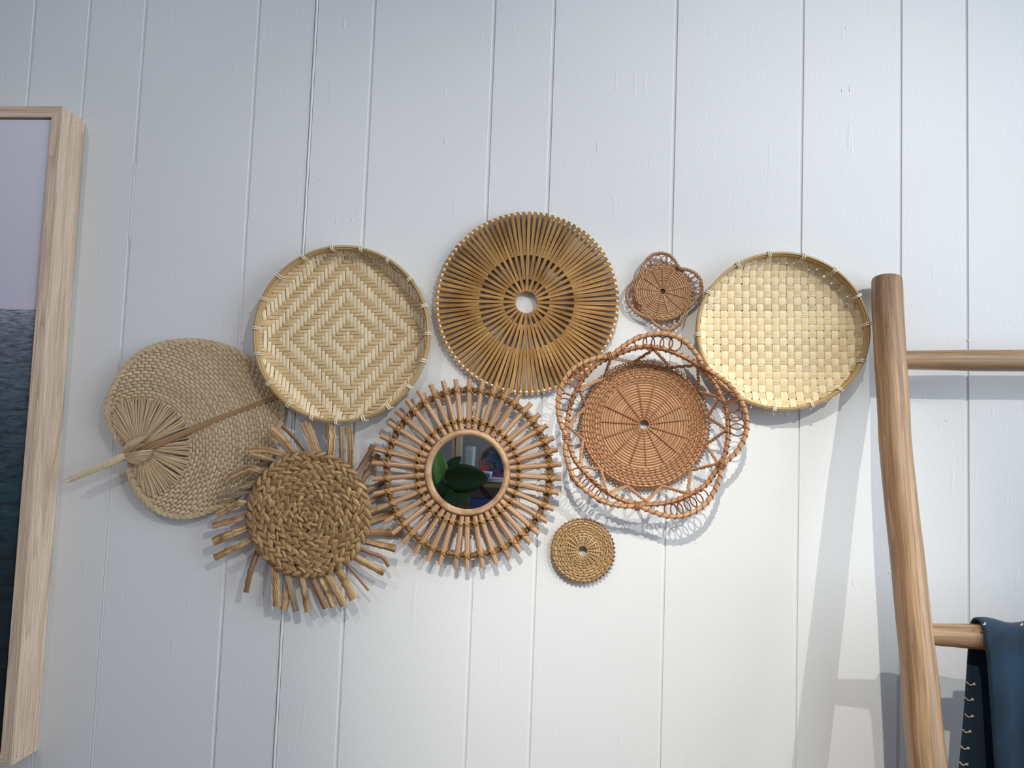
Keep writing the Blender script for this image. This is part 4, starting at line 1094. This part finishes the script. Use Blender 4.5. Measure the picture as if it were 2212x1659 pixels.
for i, (sd, t) in enumerate(sec_pts):
    for j in range(nxx + 1):
        v = j / nxx
        if sd == 'b': xe = edge_x(0, 'b', t)
        elif sd == 'f': xe = edge_x(0, 'f', t)
        else:
            xe = edge_x(0, 'b', 0) + (edge_x(0, 'f', 0) - edge_x(0, 'b', 0)) * (t ** 1.5)
        x = xe + (xR - xe) * v; zc = rung_z(x)
        fold = 0.007 * math.sin(x * 62 + 0.6) + 0.004 * math.sin(x * 130 + 1.0)
        amt = min(1.0, t / 0.12) if sd != 't' else 0.0
        if sd == 'b': p = Vector((x, ry + rr_ + 0.006 * amt + fold * 0.8 * amt, zc - t))
        elif sd == 'f': p = Vector((x, ry - rr_ - 0.004 * amt - fold * amt, zc - t))
        else:
            an = PI * t; bump_ = 0.003 * math.sin(x * 90)
            p = Vector((x, ry + rr_ * math.cos(an), zc + (rr_ + bump_ * math.sin(an)) * math.sin(an)))
        mb.v.append(p - tb); mb.uv.append((x, i * 0.02))
w_ = nxx + 1
for i in range(rows_ - 1):
    for j in range(nxx): mb.f.append((i * w_ + j, i * w_ + j + 1, (i + 1) * w_ + j + 1, (i + 1) * w_ + j))
cl = mb.build('cloth', M['indigo'], th_e, angle=0)
sm = cl.modifiers.new('thickness', 'SOLIDIFY'); sm.thickness = 0.0028; sm.offset = 0
M['stitch'] = fibre('ecru_thread', (196, 184, 150), (222, 212, 182), rnd=0.05)
def stitch(pl, rad=0.0009, name='stitch'):
    MB().ptube(crom([p - tb for p in pl], 4), rad, 6).build(name, M['stitch'], th_e)
c5 = 552 / 1995
for (x, y) in ((1548, 985), (1535, 1105), (1535, 1235), (1515, 1355), (1502, 1485), (1492, 1610), (1480, 1740)):
    def on_cloth(qx, qy):
        d_ = dback
        for _ in range(6):
            p = P(1660 + qx * c5, 1200 + qy * c5, d_)
            f_ = 0.007 * math.sin(p.x * 62 + 0.6) + 0.004 * math.sin(p.x * 130 + 1.0)
            d_ = -(ry + rr_ + 0.006 + f_ * 0.8) + 0.0022
        return P(1660 + qx * c5, 1200 + qy * c5, d_)
    stitch([on_cloth(x - 2, y), on_cloth(x + 26, y + 26), on_cloth(x + 56, y + 20)])
    MB().blob(on_cloth(x + 58, y + 20) - tb, (0.0021, 0.0018, 0.0020), 8, 6).build('knot', M['stitch'], th_e)
for (x, y) in ((1675, 540), (1965, 545)):
    a = P(1660 + x * c5, 1200 + y * c5, dfront + 0.001); b = P(1660 + (x + 14) * c5, 1200 + (y - 16) * c5, dfront - 0.003); stitch([a, a.lerp(b, 0.5) + Vector((0.001, -0.001, 0)), b])

# ------------------------------------------------------------------ floor and the shelf corner that the mirror shows
M['floor'] = wood('floor_boards', (150, 118, 88), (130, 100, 72), (92, 68, 48), 8.0, (1, 0.06, 1), 0.5)
fl = MB().box((-3.0, -3.4, FLOOR - 0.05), (3.0, 0.03, FLOOR)).build('floor', M['floor']); tag(fl, 'brown wooden floor', kind='structure')
M['rear'] = plain('dimmed_rear_wall', (142, 148, 150), 0.8)  # white wall coloured grey: the dim light is put into its colour
RY = -3.0
rw = MB().box((-1.7, RY - 0.08, FLOOR), (1.0, RY, 1.35)).build('wall_rear', M['rear']); tag(rw, 'white rear wall behind the shelf, its dim light put into a grey colour, seen in the mirror', kind='structure')
glass_y = -0.0215
def Q(px, py, y):
    """point at depth y in the room that the mirror shows at pixel px, py"""
    p = P(px, py, -glass_y); v = p - CAM
    t = (glass_y - y) / v.y
    return Vector((p.x + v.x * t, y, p.z + v.z * t))
def QS(px, y): return px * (D + (-y) - 2 * 0.0215) / F
sy = -2.62
M['shelf'] = wood('shelf_wood', (150, 122, 92), (132, 104, 76), (96, 72, 50), 8.0, (0.06, 1, 1), 0.5)
pA = Q(1070, 1042, sy); th_s = QS(7, sy)
she = stand('wall_shelf', 'wooden wall shelf reflected in the mirror', 'shelf', (pA.x, RY, pA.z))
MB().box((-0.30, 0, -th_s), (0.55, 0.52, 0)).build('shelf_board', M['shelf'], she)
for xx in (-0.22, 0.45): MB().box((xx, 0, -th_s - 0.16), (xx + 0.02, 0.30, -th_s)).build('bracket', M['shelf'], she)
shz = pA.z
# narrow wooden posts
pp = Q(987, 960, -2.9)
po = stand('wooden_post', 'pale wooden post standing before the rear wall, seen in the mirror', 'post', (pp.x, -2.9, FLOOR))
wq = QS(9, -2.9)
MB().box((-wq * 1.15, -0.03, 0), (-wq * 0.35, 0.02, 2.3)).build('post_strip', M['pale_wood'], po); MB().box((0, -0.03, 0), (wq * 1.2, 0.04, 2.3)).build('post_strip', M['pale_wood'], po)
# glass jug
cg = Q(1016, 1000, sy)
jug = stand('glass_jug', 'clear rippled glass jug on the shelf, seen in the mirror', 'jug', (cg.x, sy, shz))
gm = bpy.data.materials.new('jug_glass'); N_, L_, B_ = nt(gm); B_.inputs['Base Color'].default_value = (0.85, 0.9, 0.92, 1); B_.inputs['Transmission Weight'].default_value = 0.75; B_.inputs['Roughness'].default_value = 0.12
rj = QS(12.3, sy); hj = Q(1016, 964, sy).z - shz
MB().lathe([(0.001, 0.002), (rj * 0.9, 0.002), (rj * 0.93, hj * 0.2), (rj * 0.9, hj * 0.55), (rj * 1.0, hj), (rj * 0.93, hj), (rj * 0.84, hj * 0.55), (rj * 0.86, hj * 0.2), (rj * 0.8, 0.008), (0.001, 0.008)], 36).build('jug_body', gm, jug)
MB().ptube(crom([Vector((-rj * 0.9, 0, hj * 0.75)), Vector((-rj * 1.5, 0, hj * 0.72)), Vector((-rj * 1.6, 0, hj * 0.5)), Vector((-rj * 0.92, 0, hj * 0.3))], 6), 0.004, 8).build('jug_handle', gm, jug)
# painted plate on edge
cp = Q(1071, 1000, sy - 0.09); rp = QS(38, sy)
pl = stand('painted_plate', 'round plate with abstract red, blue and green paint, propped on the shelf', 'plate', (cp.x, sy - 0.16, shz))
def paint_mat():
    mat = bpy.data.materials.new('abstract_paint'); N, Lk, B = nt(mat)
    tc = N.new('ShaderNodeTexCoord'); n = N.new('ShaderNodeTexNoise'); n.inputs['Scale'].default_value = 14; n.inputs['Detail'].default_value = 1; n.inputs['Distortion'].default_value = 1.2
    Lk.new(tc.outputs['Object'], n.inputs['Vector']); cr = N.new('ShaderNodeValToRGB'); cr.color_ramp.interpolation = 'CONSTANT'; E = cr.color_ramp.elements
    E[0].color = lin((20, 28, 60)); E[1].position = 0.42; E[1].color = lin((24, 90, 84))
    for p_, c_ in ((0.49, (36, 60, 120)), (0.54, (180, 44, 42)), (0.60, (30, 70, 66)), (0.66, (120, 40, 60))):
        x = E.new(p_); x.color = lin(c_)
    Lk.new(n.outputs['Fac'], cr.inputs[0]); Lk.new(cr.outputs[0], B.inputs['Base Color']); B.inputs['Roughness'].default_value = 0.25
    return mat
pd = MB().lathe([(0.0005, 0.0), (rp * 0.6, 0.0), (rp * 0.93, 0.012), (rp, 0.016), (rp, 0.020), (rp * 0.92, 0.016), (rp * 0.58, 0.005), (0.0005, 0.005)], 48).build('plate_disc', paint_mat(), pl)
pd.rotation_euler = (-PI / 2 + 0.15, 0, 0); pd.location = (0, 0, rp + 0.001)
MB().tube([Vector((rp * math.cos(2 * PI * i / 48), rp * math.sin(2 * PI * i / 48), 0.018)) for i in range(48)], 0.004, 7, closed=True).build('plate_edge', plain('terracotta_edge', (150, 72, 44), 0.5), pd)
# stack of plates and a small bowl
cs = Q(1072, 1040, sy)
M['china'] = plain('white_china', (222, 224, 226), 0.25)
stk = []
for i in range(3):
    o = stand('white_plate', ('lowest', 'middle', 'uppermost')[i] + ' white plate of the stack on the shelf, seen in the mirror', 'plate', (cs.x, sy + 0.05, shz + 0.0005 + i * 0.0075)); rr = QS(24 - i, sy)
    o['group'] = 'stacked white plates'
    MB().lathe([(0.001, 0), (rr * 0.6, 0), (rr, 0.009), (rr, 0.011), (rr * 0.58, 0.004), (0.001, 0.004)], 36).build('plate_body', M['china'], o)
cb_ = Q(1052, 1027, sy); zb2 = shz + 0.0005 + 2 * 0.0075 + 0.0045
bw = stand('white_bowl', 'small white bowl with a blue spot on the stacked plates, seen in the mirror', 'bowl', (cb_.x + 0.005, sy + 0.06, zb2)); rr = QS(12.5, sy)
MB().lathe([(0.001, 0), (rr * 0.45, 0), (rr * 0.8, rr * 0.5), (rr, rr * 1.25), (rr * 0.95, rr * 1.25), (rr * 0.74, rr * 0.55), (0.001, 0.006)], 36).build('bowl_body', M['china'], bw)
MB().blob((0.010, rr * 0.86, rr * 0.62), (0.012, 0.0075, 0.012), 10, 8).build('blue_spot', plain('blue_glaze', (70, 96, 150), 0.3), bw)
# plant with big dark leaves in a pot on a plinth, between the shelf and the mirror
py_ = -2.25
cpot = Q(985, 1094, py_)
M['leaf'] = plain('dark_green_leaf', (22, 58, 26), 0.35); M['leaf_l'] = plain('lit_green_leaf', (70, 118, 30), 0.4); M['leaf_p'] = plain('purple_leaf_back', (70, 30, 44), 0.4)  # the brighter green paints in light on the lit leaf; stems share it
hb = cpot.z - FLOOR - 0.16
pln = stand('wooden_plinth', 'wooden plinth carrying the plant and the book, seen in the mirror', 'plinth', (cpot.x + 0.09, py_, FLOOR))
MB().box((-0.26, -0.16, hb - 0.03), (0.26, 0.16, hb)).build('plinth_top', M['shelf'], pln); MB().box((-0.20, -0.13, 0), (0.20, 0.13, hb - 0.03)).build('plinth_body', M['shelf'], pln)
pot = stand('potted_plant', 'broad-leaved green plant in a brown pot, seen in the mirror', 'plant', (cpot.x, py_, FLOOR + hb + 0.0005))
MB().lathe([(0.001, 0), (0.045, 0), (0.06, 0.13), (0.064, 0.15), (0.056, 0.15), (0.05, 0.12), (0.001, 0.11)], 32).build('pot', plain('brown_pot', (120, 84, 60), 0.7), pot)
pb = Vector(pot.location)
def leaf(cpx, cpy, y, length, width, ang, tilt, mat, name='leaf'):
    c = Q(cpx, cpy, y) - pb; mb = MB(); nu, nv = 14, 6
    ax = Vector((math.cos(ang), 0, math.sin(ang))); n0 = Vector((math.sin(ang) * math.sin(tilt), math.cos(tilt), -math.cos(ang) * math.sin(tilt))); sdv = ax.cross(n0).normalized()
    for i in range(nu + 1):
        u = i / nu; w = width * (math.sin(PI * u ** 0.8)) ** 0.6 * 0.5 if 0 < u < 1 else 0.0005
        for j in range(nv + 1):
            v = -1 + 2 * j / nv
            mb.v.append(c + ax * ((u - 0.5) * length) + sdv * (w * v) + n0 * (-0.05 * length * (u - 0.5) ** 2 * 4 + 0.12 * w * abs(v) + 0.02 * w * math.sin(9 * u)))
            mb.uv.append((u, v))
    for i in range(nu):
        for j in range(nv): mb.f.append((i * (nv + 1) + j, i * (nv + 1) + j + 1, (i + 1) * (nv + 1) + j + 1, (i + 1) * (nv + 1) + j))
    o = mb.build(name, mat, pot, angle=0); s_ = o.modifiers.new('thickness', 'SOLIDIFY'); s_.thickness = 0.0012
    root = c + ax * (-0.5 * length)
    MB().ptube(crom([Vector((0, 0, 0.11)), Vector((root.x * 0.3, root.y * 0.5, 0.11 + (root.z - 0.11) * 0.6)), root], 5), 0.003, 6).build('stem', M['leaf_l'], pot)
for (x, y, yy, l, w, a, t, mt) in ((1006, 1033, -2.18, 100, 66, 0.02, 0.25, 'leaf'), (950, 1014, -2.28, 90, 40, 1.75, 0.5, 'leaf_l'), (975, 1008, -2.30, 60, 30, 0.9, -0.3, 'leaf'), (953, 1060, -2.22, 70, 34, 1.2, 0.5, 'leaf'), (985, 1078, -2.18, 60, 30, 0.1, -0.4, 'leaf'), (1051, 1066, -2.24, 48, 13, -0.75, 0.2, 'leaf_p'), (925, 1040, -2.3, 80, 40, 2.3, 0.2, 'leaf'), (990, 960 + 95, -2.33, 60, 34, 0.5, 0.3, 'leaf_l')):
    leaf(x, y, yy, QS(l, yy), QS(w, yy), a, t, M[mt])
# blue book lying on the plinth, its spine to the mirror
cbk = Q(1040, 1086, py_ + 0.05)
bk = stand('blue_book', 'dark blue hardback book standing beside the potted plant, seen in the mirror', 'book', (cbk.x, py_ + 0.03, FLOOR + hb + 0.0005))
bh = Q(1040, 1075, py_ + 0.03).z - (FLOOR + hb); bwid = QS(48, py_)
M['book'] = plain('blue_cover', (44, 60, 116), 0.5)
MB().box((-bwid / 2, -0.013, 0), (bwid / 2, -0.010, bh)).build('back_cover', M['book'], bk); MB().box((-bwid / 2, 0.010, 0), (bwid / 2, 0.013, bh)).build('front_cover', M['book'], bk)
MB().box((-bwid / 2, -0.013, bh - 0.003), (bwid / 2, 0.013, bh)).build('spine', M['book'], bk); MB().box((-bwid / 2 + 0.003, -0.010, 0.003), (bwid / 2 - 0.003, 0.010, bh - 0.003)).build('page_block', plain('paper', (220, 214, 200), 0.8), bk)
